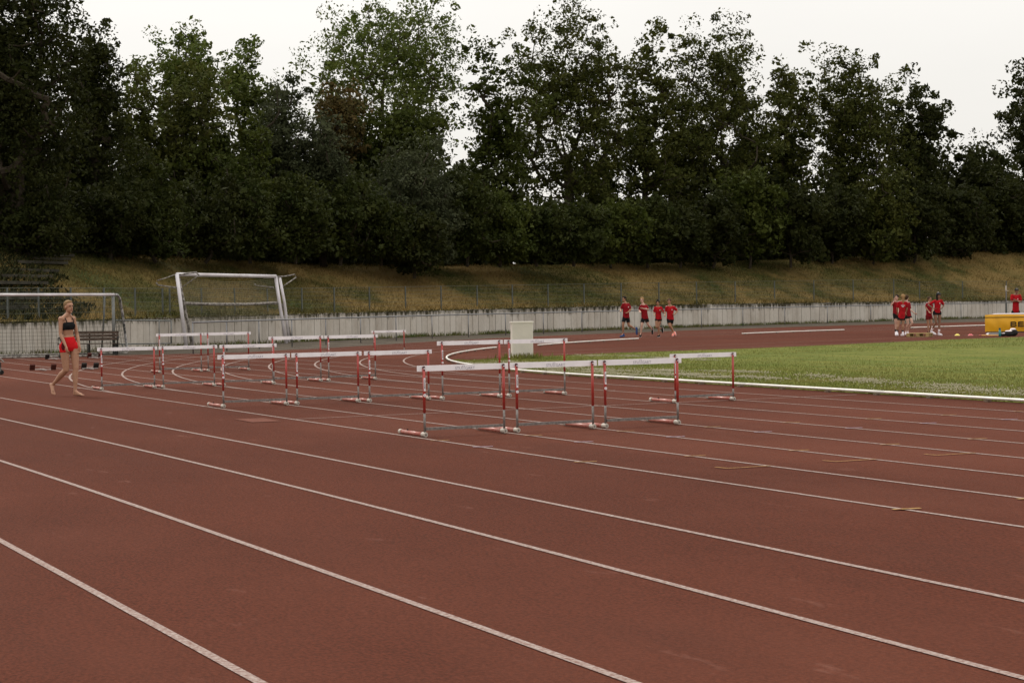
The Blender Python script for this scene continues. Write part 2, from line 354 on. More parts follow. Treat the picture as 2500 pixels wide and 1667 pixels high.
def make_hurdle(H):
    d = {}
    mb = MB(); mb.box((-.026, 0, H-.034), (.022, 1.19, .068)); d['top_bar'] = mb.mesh('bar', M_white)
    red = MB(); red.tube([(0, 0, H-.56), (0, 0, H-.026)], [.017]*2, 8, lat=(1, 0, 0)); d['red'] = red.mesh('red', M_red, True)
    g = MB(); g.tube([(0, 0, .05), (0, 0, H-.555)], .0148, 8, lat=(1, 0, 0)); d['galv'] = g.mesh('galv', M_galv, True)
    c = MB(); c.tube([(0, 0, H-.03), (0, 0, H-.012), (0, 0, H-.004)], [.0185, .0175, .009], 8, lat=(1, 0, 0)); c.box((.017, 0, H-.05), (.006, .018, .012)); d['cap'] = c.mesh('cap', M_cap, True)
    bl = MB(); bl.box((.0185, 0, H-.034), (.003, .02, .012)); d['bolt'] = bl.mesh('bolt', M_sticker)
    cr = MB(); cr.box((0, 0, .098), (.022, 2*PY-.03, .034)); d['cross'] = cr.mesh('cross', M_galv)
    f = MB(); f.tube([(-.70, 0, .030), (-.05, 0, .030)], .024, 10, lat=(0, 0, 1)); d['foot'] = f.mesh('foot', mat('foot_red', (.34, .07, .05), .3, col2=(.40, .19, .15), vscale=18), True)
    e = MB(); e.tube([(-.06, 0, .031), (.026, 0, .031), (.034, 0, .031)], [.0305, .0305, .026], 12, lat=(0, 0, 1)); e2 = MB(); e2.tube([(-.76, 0, .031), (-.70, 0, .031)], [.0295, .0295], 10, lat=(0, 0, 1)); d['endcap2'] = e2.mesh('endcap', M_endcap); d['endcap'] = e.mesh('endcap', M_endcap, False)
    b = MB(); b.tube([(.034, 0, .031), (.037, 0, .031)], .012, 8, lat=(0, 0, 1)); d['hub'] = b.mesh('hub', M_galv)
    k = MB(); k.tube([(-.52, 0, .056), (-.52, 0, .072)], .01, 6); d['stopper'] = k.mesh('stopper', M_black)
    sk = MB(); sk.box((.0185, 0, H-.222), (.0025, .024, .155)); d['sticker'] = sk.mesh('sticker', M_sticker)
    rn = MB(); rn.tube([(.0165, 0, H-.35), (.0195, 0, H-.35)], .0185, 14, lat=(0, 0, 1)); d['badge'] = rn.mesh('badge', M_sticker)
    return d
CACHE = {}
def hurdle(X, Y, H, label, group, z0=0., rz=0.):
    key = round(H, 3)
    if key not in CACHE: CACHE[key] = make_hurdle(H)
    d = CACHE[key]; root = empty('hurdle', (X, Y, 0), rz, label, 'hurdle', group)
    link('top_bar', d['top_bar'], root)
    o = link('lettering', BT, root); o.location = (-.0142, .0, H-.060)
    link('cross_bar', d['cross'], root)
    for s in (-1, 1):
        u = link('upright', d['red'], root, (0, s*PY, 0)); link('lower_tube', d['galv'], u); link('post_cap', d['cap'], u); link('bolt', d['bolt'], u)
        ft = link('foot', d['foot'], root, (0, s*PY, 0)); link('end_cap', d['endcap'], ft); link('end_cap', d['endcap2'], ft); link('hub', d['hub'], ft); link('stopper', d['stopper'], ft)
        if s < 0:
            k = link('sticker', d['sticker'], u); t = link('lettering', st, u, (.0202, -.0085, H-.222))
            b = link('badge', d['badge'], u); t = link('lettering', rnt, u, (.0200, 0, H-.359))
    return root
HG = 'hurdles standing in rows across the lanes'
ly = lambda l: (8.5-l)*LW
hurdle(-20.12, ly(8), .846, 'nearest hurdle, left one of the front row of three', HG)
hurdle(-20.12, ly(7), .846, 'middle hurdle of the front row of three, in front of the ribbed cabinet', HG)
hurdle(-20.12, ly(6), .846, 'right hurdle of the front row of three, just before the lone hurdle', HG)
hurdle(-24.37, 6.63, .753, 'lone lowest hurdle standing farthest right before the grass', HG)
hurdle(-28.05, ly(8), .828, 'left hurdle of the second row, foot on the outer lane line left of centre', HG, rz=.012)
hurdle(-28.05, ly(7), .828, 'middle hurdle of the second row with its bar level with neighbours on both sides', HG)
hurdle(-28.0, ly(6), .828, 'right low hurdle of the second row, partly behind the nearest hurdle post', HG)
hurdle(-27.83, ly(5), .962, 'left one of the two tall hurdles before the bend kerb, dark spot on its post', HG)
hurdle(-27.83, ly(4), .960, 'right one of the two tall hurdles, its bar crossing the ribbed cabinet', HG)
hurdle(-35.93, ly(8), .828, 'low hurdle at far left right beside the walking woman', HG)
hurdle(-35.93, ly(7), .828, 'second low hurdle from the woman, below the white goal posts', HG)
hurdle(-35.85, ly(6), .828, 'third low hurdle from the woman, above the left hurdle of the second row', HG)
hurdle(-36.42, ly(5), .960, 'tall hurdle in the third row standing below the leaning goal right post', HG)
hurdle(-36.42, ly(4), .958, 'right tall hurdle of the third row, before the rail', HG)
hurdle(-44.52, 4.12, .96, 'farthest back hurdle on the left, before the metal barrier frame', HG)
hurdle(-44.52, 5.34, .96, 'hurdle beside the farthest left one, under the leaning goal', HG)
p = DP(950.5, 811, 59.2); p = G(950.5, 864); hurdle(p[0], p[1], .76, 'smallest looking hurdle far away on the bend before the concrete wall', HG)

# ------------------------------------------------------------------ retaining wall, fence, rail, embankment
WP = np.array([(-50, -48), (-56, -26), (-60.5, -10), (-63.8, -1.5), (-66.5, 3.9), (-69.8, 8.4), (-74.6, 12.6), (-77.6, 16.6), (-81.2, 21.8), (-85.9, 28.8), (-89.4, 35), (-91.3, 39.5), (-92.8, 43.8), (-95.2, 50.2), (-98, 57), (-101.2, 66), (-102.9, 72), (-105.5, 81), (-108, 92), (-108.5, 108), (-104, 126), (-92, 146), (-70, 160)], float)
def resample(P, step):
    s = np.concatenate([[0], np.cumsum(np.linalg.norm(np.diff(P, axis=0), axis=1))]); n_ = int(s[-1]/step); t = np.linspace(0, s[-1], n_)
    return np.stack([np.interp(t, s, P[:, 0]), np.interp(t, s, P[:, 1])], 1)
W1 = resample(WP, .5)
for _ in range(60): W1[1:-1] = .25*W1[:-2]+.5*W1[1:-1]+.25*W1[2:]
W1 = resample(W1, .5)
WT = np.gradient(W1, axis=0); WT /= np.linalg.norm(WT, axis=1, keepdims=True); WN = np.stack([-WT[:, 1], WT[:, 0]], 1)   # WN points away from the field
WS = np.arange(len(W1))*.5
WPX = PR(np.hstack([W1, np.full((len(W1), 1), 1.)]))
vis = (WPX[:, 2] > 20) & (WPX[:, 0] > -150) & (WPX[:, 0] < 2700)
i0 = np.where(vis)[0].min(); i1 = np.where(vis)[0].max()
topz = lambda i: 1.14+.16*np.clip((W1[i, 1]-4)/40., 0, 1)-.1*np.clip((W1[i, 1]-55)/25., 0, 1)
M_conc = mat('concrete_panel', (.50, .46, .41), .9, col2=(.40, .355, .305), vscale=1.3, vdetail=7, fine=.07, fscale=18, rnd=.07, stretch=(1, 1, .35), bump=.15)
def stain(M, base_z=.95, dark=(.05, .045, .03), low=.12):
    t = M.node_tree; n = t.nodes; L = t.links; b = n['Principled BSDF']; src = b.inputs['Base Color'].links[0].from_socket
    g = n.new('ShaderNodeNewGeometry'); sp_ = n.new('ShaderNodeSeparateXYZ'); L.new(g.outputs['Position'], sp_.inputs[0])
    mp_ = n.new('ShaderNodeMapping'); mp_.inputs['Scale'].default_value = (4, 4, .5); L.new(g.outputs['Position'], mp_.inputs['Vector'])
    z = n.new('ShaderNodeTexNoise'); z.inputs['Scale'].default_value = 1.3; z.inputs['Detail'].default_value = 6; L.new(mp_.outputs[0], z.inputs['Vector'])
    a = n.new('ShaderNodeMath'); a.operation = 'MULTIPLY_ADD'; L.new(z.outputs['Fac'], a.inputs[0]); a.inputs[1].default_value = 1.15; L.new(sp_.outputs['Z'], a.inputs[2])
    r = n.new('ShaderNodeMapRange'); r.inputs['From Min'].default_value = base_z+.60; r.inputs['From Max'].default_value = base_z+.88; L.new(a.outputs[0], r.inputs['Value'])
    mx = n.new('ShaderNodeMix'); mx.data_type = 'RGBA'; L.new(r.outputs[0], mx.inputs[0]); L.new(src, mx.inputs[6]); mx.inputs[7].default_value = (*dark, 1)
    r2 = n.new('ShaderNodeMapRange'); r2.inputs['From Min'].default_value = .62; r2.inputs['From Max'].default_value = .45; r2.inputs['To Max'].default_value = .45; L.new(a.outputs[0], r2.inputs['Value'])
    mx2 = n.new('ShaderNodeMix'); mx2.data_type = 'RGBA'; L.new(r2.outputs[0], mx2.inputs[0]); L.new(mx.outputs[2], mx2.inputs[6]); mx2.inputs[7].default_value = (.20, .15, .08, 1)
    L.new(mx2.outputs[2], b.inputs['Base Color'])
stain(M_conc)
overlay(M_conc, .35, (1, 1, 1), (.56, .52, .47), .50, .64, .6)
overlay(M_conc, 5., (1, 1, .25), (.20, .16, .12), .62, .78, .6)
M_joint = mat('dark_joint', (.045, .04, .03), .95)
wall = empty('retaining_wall', (*W1[i0], 0), 0, 'long grey concrete panel wall at the foot of the grassy bank', 'wall')
mb = MB(); idx = range(max(0, i0-20), min(len(W1), i1+20)); a = [(*(W1[i]+WN[i]*.05), -.05) for i in idx]; b = [(*(W1[i]+WN[i]*.05), topz(i)-.03) for i in idx]; c = [(*(W1[i]+WN[i]*.25), topz(i)-.03) for i in idx]; k = len(a)
off = np.array([*W1[i0], 0]); mb.add(np.array(a+b+c)-off, [(i, i+1, k+i+1, k+i) for i in range(k-1)]+[(k+i, k+i+1, 2*k+i+1, 2*k+i) for i in range(k-1)]); mb.build('joint_backing', M_joint, wall)
pm = MB(); pm.box((0, 0, .5), (.472, .12, 1.)); pm = pm.mesh('panel', M_conc)
cnt = 0
for i in range(i0, i1):
    if cnt >= 300: break
    mid = (W1[i]+W1[i+1])/2; jit = random.uniform(-.012, .012)
    o = link('wall_panel', pm, wall, (*(mid-W1[i0]+WN[i]*jit), -.03), math.atan2(WT[i, 1], WT[i, 0])); o.scale = (1, 1, topz(i)+.03+random.uniform(-.01, .012)); cnt += 1

# embankment
M_bank = mat('bank_grass', (.110, .082, .028), .95, col2=(.034, .046, .011), vscale=.33, vdetail=8, fine=.5, fscale=7, bump=1., bscale=6)
def hill(i, t):
    """height over the wall line index i at distance t behind the wall"""
    crest = 4.05+.25*math.sin(i*.021)+.15*math.sin(i*.057+1)+1.0*np.clip((W1[i, 1]-55)/30, 0, 1)
    z0 = topz(i)+.04; u = min(1, t/8.5); s = u*u*(3-2*u)*.45+u*.55
    return z0+(crest-z0)*s+(.012*(t-8.5) if t > 8.5 else 0)+.05*math.sin(i*.3+t*2)*(u > .05)
ts = [.06, .5, 1, 1.6, 2.3, 3, 4, 5, 6, 7, 7.8, 8.5, 9.5, 12, 20, 40, 90, 200]
ii = list(range(0, len(W1), 4)); V = []; Fq = []
for i in ii:
    for t in ts: V.append((*(W1[i]+WN[i]*t), hill(i, t)))
nt_ = len(ts)
for a in range(len(ii)-1):
    for b in range(nt_-1): q = a*nt_+b; Fq.append((q, q+nt_, q+nt_+1, q+1))
mb = MB(); mb.add(V, Fq); bank = mb.build('embankment', M_bank, smooth=True); bank['kind'] = 'structure'
overlay(M_bank, .12, (1, 1, 1), (.20, .135, .05), .42, .54, .8)
# bank tufts
M_tuft = mat('dry_tufts', (.165, .122, .042), .95, col2=(.042, .056, .013), vscale=.36, vdetail=8, fine=.5, fscale=8, trans=.2)
overlay(M_tuft, .12, (1, 1, 1), (.31, .205, .078), .42, .54, .8)
overlay(M_tuft, .9, (1, 1, 1), (.035, .045, .012), .57, .68, .8)
n = 120000; fi = rng.uniform(i0-4, i1+2, n); tt = 8.6*rng.uniform(0, 1, n)**.9+.04; ia = fi.astype(int)
base = W1[ia]+WT[ia]*((fi-ia)*.5)[:, None]+WN[ia]*tt[:, None]; zz = np.array([hill(int(i), float(t)) for i, t in zip(ia, tt)])
hh = rng.uniform(.05, .22, n)*(1+.6*(tt < .35)); P = np.column_stack([base, zz-.02])
o = link('bank_tufts', fast_mesh('tufts', blades(P, hh, hh*.22, .7), 3, M_tuft)); tag(o, 'dry yellow and green grass tufts on the bank behind the fence', 'grass', kind='stuff')
n = 16000; fi = rng.uniform(i0-4, i0+26, n); tt = rng.uniform(.3, 9.5, n); ia = fi.astype(int)  # near-black ground cover: tree shade on the left bank put into the colour
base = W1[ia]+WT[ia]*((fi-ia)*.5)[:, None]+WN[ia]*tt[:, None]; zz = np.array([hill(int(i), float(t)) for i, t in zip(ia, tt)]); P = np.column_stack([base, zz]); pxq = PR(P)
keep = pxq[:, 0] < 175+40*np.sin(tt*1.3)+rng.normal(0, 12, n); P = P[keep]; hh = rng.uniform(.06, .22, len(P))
o = link('shade_tufts', fast_mesh('shade_tufts', blades(P, hh, hh*.9, .9), 3, mat('shade_tufts_dark', (.018, .022, .008), .9, col2=(.035, .036, .014), vscale=2))); tag(o, 'dark tufts painted in as tree shade on the bank around the terrace steps', 'shade_tufts', kind='stuff')
# fringe hanging over the wall + weeds at its foot
n = 14000; fi = rng.uniform(i0, i1, n); ia = fi.astype(int); dens = .5+.5*np.sin(fi*.11)*np.sin(fi*.37+1); keep = rng.uniform(0, 1, n) < .35+.65*dens; fi = fi[keep]; ia = ia[keep]; n = len(fi)
base = W1[ia]+WT[ia]*((fi-ia)*.5)[:, None]+WN[ia]*rng.uniform(-.05, .12, n)[:, None]; P = np.column_stack([base, [topz(i)+.0 for i in ia]])
V = blades(P, rng.uniform(.05, .16, n), np.full(n, .05), .6).reshape(-1, 3, 3); V[:, 2, 2] -= rng.uniform(0, .26, n)*(rng.uniform(0, 1, n) < .6); V[:, 2, :2] -= WN[ia]*.1
o = link('wall_fringe', fast_mesh('fringe', V.reshape(-1, 3), 3, mat('dark_fringe', (.06, .06, .025), .95, col2=(.13, .11, .04), vscale=1.5))); tag(o, 'dark grass fringe hanging over the top of the concrete wall', 'grass', kind='stuff')
n = 9000; cl = rng.uniform(i0, i1, 150); fi = np.clip(cl[rng.integers(0, 150, n)]+rng.normal(0, 1.0, n), i0, i1-1); ia = fi.astype(int)
base = W1[ia]+WT[ia]*((fi-ia)*.5)[:, None]-WN[ia]*rng.uniform(.08, .32, n)[:, None]
o = link('wall_weeds', fast_mesh('weeds', blades(np.column_stack([base, np.full(n, -.02)]), rng.uniform(.03, .26, n), np.full(n, .04), .5), 3, mat('weed_green', (.07, .10, .025), .9, col2=(.14, .12, .045), vscale=1.2))); tag(o, 'weeds growing along the foot of the concrete wall', 'weeds', kind='stuff')

def on_wall(px, off, z):
    """point on the line at distance off behind the wall that appears at photo column px"""
    Q = np.column_stack([W1+WN*off, np.full(len(W1), z)]); q = PR(Q); ok = (q[:, 2] > 20); k = np.where(ok & (q[:, 0] > -400) & (q[:, 0] < 2900))[0]
    j = np.interp(px, q[k, 0], k.astype(float)) if q[k[0], 0] < q[k[-1], 0] else np.interp(px, q[k[::-1], 0], k[::-1].astype(float))
    a = int(j); a = min(a, len(W1)-2); return Q[a]+(Q[a+1]-Q[a])*(j-a), a
M_post = mat('grey_green_post', (.11, .12, .11), .5, metal=.4, var=.2, vscale=10)
M_wire = mat('fence_wire', (.10, .105, .09), .6, metal=.3)
fence = empty('mesh_fence', (*W1[i0], 0), 0, 'grey wire mesh fence with thin posts on top of the concrete wall', 'fence')
pxs = [-60, 18, 94, 173, 254, 330, 397, 414.5, 492, 573, 653, 737, 816, 902, 990, 1077, 1165, 1251, 1338, 1426, 1516.5, 1608.7, 1700.5, 1795, 1891, 1987, 2083, 2182, 2245, 2350, 2457, 2560]
fz = []
pm = MB(); pm.box((0, 0, .5), (.06, .045, 1.)); pm = pm.mesh('post', M_post)
for px in pxs:
    p, a = on_wall(px, .35, 1.8); zb = hill(a, .35)-.05; zt = 2.42+.42*np.clip((px-700)/1480, 0, 1)-(.18 if px > 2200 else 0); fz.append((p, zb, zt))
    o = link('post', pm, fence, (p[0]-W1[i0][0], p[1]-W1[i0][1], zb), math.atan2(WT[a, 1], WT[a, 0])); o.scale = (1, 1, zt-zb)
mb = MB()
def wire(p, q, r):
    d = q-p; L = np.linalg.norm(d); d = d/L; u = np.cross(d, [0, 0, 1.]); u = u/np.linalg.norm(u) if np.linalg.norm(u) > .1 else np.array([1., 0, 0]); v = np.cross(d, u)
    vs_ = [p+r*u, p-r*.5*u+r*.87*v, p-r*.5*u-r*.87*v, q+r*u, q-r*.5*u+r*.87*v, q-r*.5*u-r*.87*v]; mb.add(np.array(vs_), [(0, 1, 4, 3), (1, 2, 5, 4), (2, 0, 3, 5)])
off = np.array([*W1[i0], 0])
for (p, zb, zt), (q, zb2, zt2) in zip(fz[:-1], fz[1:]):
    A = p-off; B = q-off
    for k in range(7):
        t = k/6; wire(np.array([A[0], A[1], zb+.08+(zt-zb-.1)*t]), np.array([B[0], B[1], zb2+.08+(zt2-zb2-.1)*t]), .006 if k < 6 else .009)
    nv = int(np.linalg.norm(q[:2]-p[:2])/.1)
    for k in range(1, nv):
        t = k/nv; x, y = A[0]+(B[0]-A[0])*t, A[1]+(B[1]-A[1])*t; wire(np.array([x, y, zb+.08]), np.array([x, y+1e-4, zt-.02]), .0028)
o = mb.build('wire_mesh', M_wire, fence); o['kind'] = 'stuff'
# spectator rail
M_rail = mat('galvanised_rail', (.22, .22, .225), .45, metal=.5, var=.25, vscale=5)
rpx = [(471.7, 863.8), (553, 857), (631, 851.5), (711, 846.6), (794, 842), (879, 837), (965, 832.3), (1053.5, 827), (1142, 823), (1233, 819), (1325, 815.3), (1419, 811.5), (1515, 808), (1612, 804.3), (1711, 800.8), (1812, 797), (1914, 793.3), (2018, 789.3), (2123, 785.5), (2233, 782), (2345, 778.8), (2457, 775.8), (2570, 772.5)]
rp = [G(*p) for p in rpx]; rail = empty('guard_rail', rp[0], 0, 'long galvanised tube rail in front of the concrete wall', 'railing')
rpd = np.array(rp); rs = np.array(rpd); rs[1:-1] = .25*rpd[:-2]+.5*rpd[1:-1]+.25*rpd[2:]
pm = MB(); pm.tube([(0, 0, 0), (0, 0, 1.06)], .026, 8); pm = pm.mesh('post', M_rail, True)
for k, p in enumerate(rs): link('post', pm, rail, p-rp[0])
mb = MB(); mb.tube([(p-rp[0])+np.array([0, 0, 1.08]) for p in rs], .03, 8, lat=(0, 0, 1)); mb.build('top_rail', M_rail, rail, smooth=True)
mb = MB(); mb.ell((0, 0, 1.08), (.032, .032, .032), 8, 6); mb.build('end_ball', M_rail, rail)

# terrace steps on the left bank
M_step = mat('dark_concrete_step', (.065, .06, .046), .9, var=.5, vscale=2)
stp = empty('terrace_steps', (*W1[i0+6], 0), 0, 'dark concrete terrace steps climbing the bank at the far left', 'steps')
for k, (x, y) in enumerate([(63, 715), (75, 694), (93, 683), (107, 675), (121, 666), (136, 655), (152, 645), (168, 635), (180, 626), (195, 617)]):
    t = 1.6+k*.72; z = None
    # find wall index whose bank point at offset t shows at column x
    best = None
    for i in range(0, len(W1)-1):
        q = PR(np.array([*(W1[i]+WN[i]*t), hill(i, t)]))
        if q[2] > 20 and (best is None or abs(q[0]-x) < best[0]): best = (abs(q[0]-x), i)
    i = best[1]; p = W1[i]+WN[i]*t; an = math.atan2(WT[i, 1], WT[i, 0]); c, s_ = math.cos(an), math.sin(an)
    mb = MB(); L = 3.4; mb.box((0, 0, .03), (L, .36, .12), [[c, -s_, 0], [s_, c, 0], [0, 0, 1]])
    mb.build('step', M_step, stp, loc=(p[0]-WT[i, 0]*L/2-W1[i0+6][0], p[1]-WT[i, 1]*L/2-W1[i0+6][1], hill(i, t)+.06))

# ------------------------------------------------------------------ trees
def leafmat(name, c1, c2): return mat(name, c1, .8, col2=c2, vscale=.9, vdetail=5, fine=.25, fscale=5, trans=.22, spec=.15)
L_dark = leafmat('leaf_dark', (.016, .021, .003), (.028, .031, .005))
L_mid = leafmat('leaf_mid', (.030, .042, .005), (.056, .066, .010))
L_olive = leafmat('leaf_olive', (.032, .041, .006), (.058, .060, .010))
L_light = leafmat('leaf_light', (.058, .084, .014), (.092, .110, .022))
L_willow = leafmat('leaf_willow', (.036, .044, .019), (.056, .063, .028))
L_yel = leafmat('leaf_autumn', (.10, .062, .018), (.06, .055, .018))
M_bark = mat('bark', (.06, .048, .034), .9, var=.4, vscale=6)
DB = lambda px: np.interp(px, [-200, 0, 650, 1300, 1900, 2500, 2800], [76, 80, 92, 109, 129, 151, 160])
def leaves(C, sig, num, size, aspect=.55):
    """rhombic leaves in gaussian clumps: C centres, sig per clump radius"""
    n = int(num); k = rng.integers(0, len(C), n); s = sig[k][:, None]
    g_ = rng.normal(0, 1, (n, 3)); g_ *= np.minimum(1, 1.45/(np.linalg.norm(g_, axis=1, keepdims=True)+1e-9)); P = C[k]+g_*s*np.array([1, 1, .75])
    d = rng.normal(0, 1, (n, 3)); d /= np.linalg.norm(d, axis=1, keepdims=True); e = np.cross(d, rng.normal(0, 1, (n, 3))); e /= np.linalg.norm(e, axis=1, keepdims=True)
    L = (size*np.exp(rng.normal(-.12, .38, n)))[:, None]; W_ = L*aspect
    return np.stack([P-d*L*.5, P+e*W_*.5+d*L*.05, P+d*L*.5, P-e*W_*.5+d*L*.05], 1).reshape(-1, 3)
def wood(base, fork, tips, r0):
    nodes = [np.array(base, float), (np.array(base)+np.array(fork))/2+rng.normal(0, .12, 3)*[1, 1, 0], np.array(fork, float)]; par = [-1, 0, 1]
    top = tips[:, 2].max(); lead = nodes[2]
    for k in range(3):                                     # leader continues up
        q = lead+np.array([rng.normal(0, .35), rng.normal(0, .35), (top-fork[2])*.2]); par.append(len(nodes)-1); nodes.append(q); lead = q
    order = np.argsort(np.linalg.norm(tips-np.array(fork), axis=1))
    for t in tips[order]:
        N = np.array(nodes[2:]); d = np.linalg.norm(N-t, axis=1)+1.3*np.maximum(0, N[:, 2]-t[2]+.3); j = int(d.argmin())+2
        a = nodes[j]; L = np.linalg.norm(t-a); prev = j; seg = 3 if L > 2 else 2
        for s in range(1, seg+1):
            u = s/seg; q = a+(t-a)*u+np.array([0, 0, -.16*L*math.sin(math.pi*u)])+(rng.normal(0, .05*L, 3) if s < seg else 0); nodes.append(q); par.append(prev); prev = len(nodes)-1
    w_ = np.ones(len(nodes))*.4
    for i in range(len(nodes)-1, 0, -1): w_[par[i]] += w_[i]
    rad = r0*(w_/w_[0])**.52; mb = MB()
    for i in range(1, len(nodes)):
        j = par[i]; ra = min(rad[j], rad[i]*1.7) if j > 1 else rad[j]; mb.tube([nodes[j], nodes[i]], [max(.034, ra), max(.026, rad[i])], 5 if rad[i] < .15 else 8, cap=False)
    return mb
def tree(px, ytop, halfw, ybase, extra, m, label, zlow=0., hollow=0., num=9000, nclump=70, group='trees on the bank', name='tree', leafk=1., trunk=.22, lob=.30, shell=.55, forkf=.12, lean=0., cat='tree', yroot=None, sigk=1.):
    dep = DB(px)+extra; s = dep/F_PX; top = DP(px, ytop, dep); bot = DP(px, ybase, dep)
    zb = 4.2+.8*np.clip((px-1900)/600, 0, 1)-zlow; H = top[2]-bot[2]; cz = (top[2]+bot[2])/2; hw = halfw*s; c0 = DP(px, (ytop+ybase)/2, dep)
    root_xy = DP(px-lean, 600, dep)[:2]; root = empty(name, (*root_xy, zb-.3), 0, label, cat, group)
    off = np.array([*root_xy, zb-.3]); ph = rng.uniform(0, 6.28, 6)
    d = rng.normal(0, 1, (nclump, 3)); d /= np.linalg.norm(d, axis=1, keepdims=True); r = rng.uniform(0, 1, nclump)**shell
    az = np.arctan2(d[:, 1], d[:, 0]); k = 1+lob*(.6*np.sin(2*az+ph[0])*np.cos(2*d[:, 2]+ph[1])+.6*np.sin(3*az+ph[2]+4*d[:, 2]))
    C = np.array([c0[0], c0[1], cz])+d*r[:, None]*k[:, None]*np.array([hw*1.0, hw*.9, H/2*.92])
    C[:, 2] = np.clip(C[:, 2], zb, top[2]-.1)
    n2 = 3*nclump; C2 = C[rng.integers(0, nclump, n2)]+rng.normal(0, 1, (n2, 3))*np.array([hw, hw, H*.45])*.17; C2[:, 2] = np.clip(C2[:, 2], zb, top[2]+.3); CT = C; C = np.vstack([C, C2])
    if hollow:
        def keepf(Q):
            e = (Q-np.array([c0[0], c0[1], cz-.08*H]))/np.array([hw, hw, H/2]); return np.linalg.norm(e, axis=1) > hollow
        C = C[keepf(C)]; CT = CT[keepf(CT)]
    sig = np.clip(hw*.125*sigk, .28, .85)*rng.uniform(.4, 1.6, len(C))
    V = leaves(C, sig, num*1.6, .00205*dep*leafk); V[:, 2] = np.maximum(V[:, 2], zb-.4)
    fork = np.array([c0[0], c0[1], max(zb+.4, bot[2]+H*forkf)])
    wd = wood(np.array([*root_xy, zb-.5]), fork, CT, trunk)
    wd.v = [v-off for v in wd.v]; wd.build('trunk', M_bark, root)
    link('crown', fast_mesh('crown', V-off, 4, m), root); return root
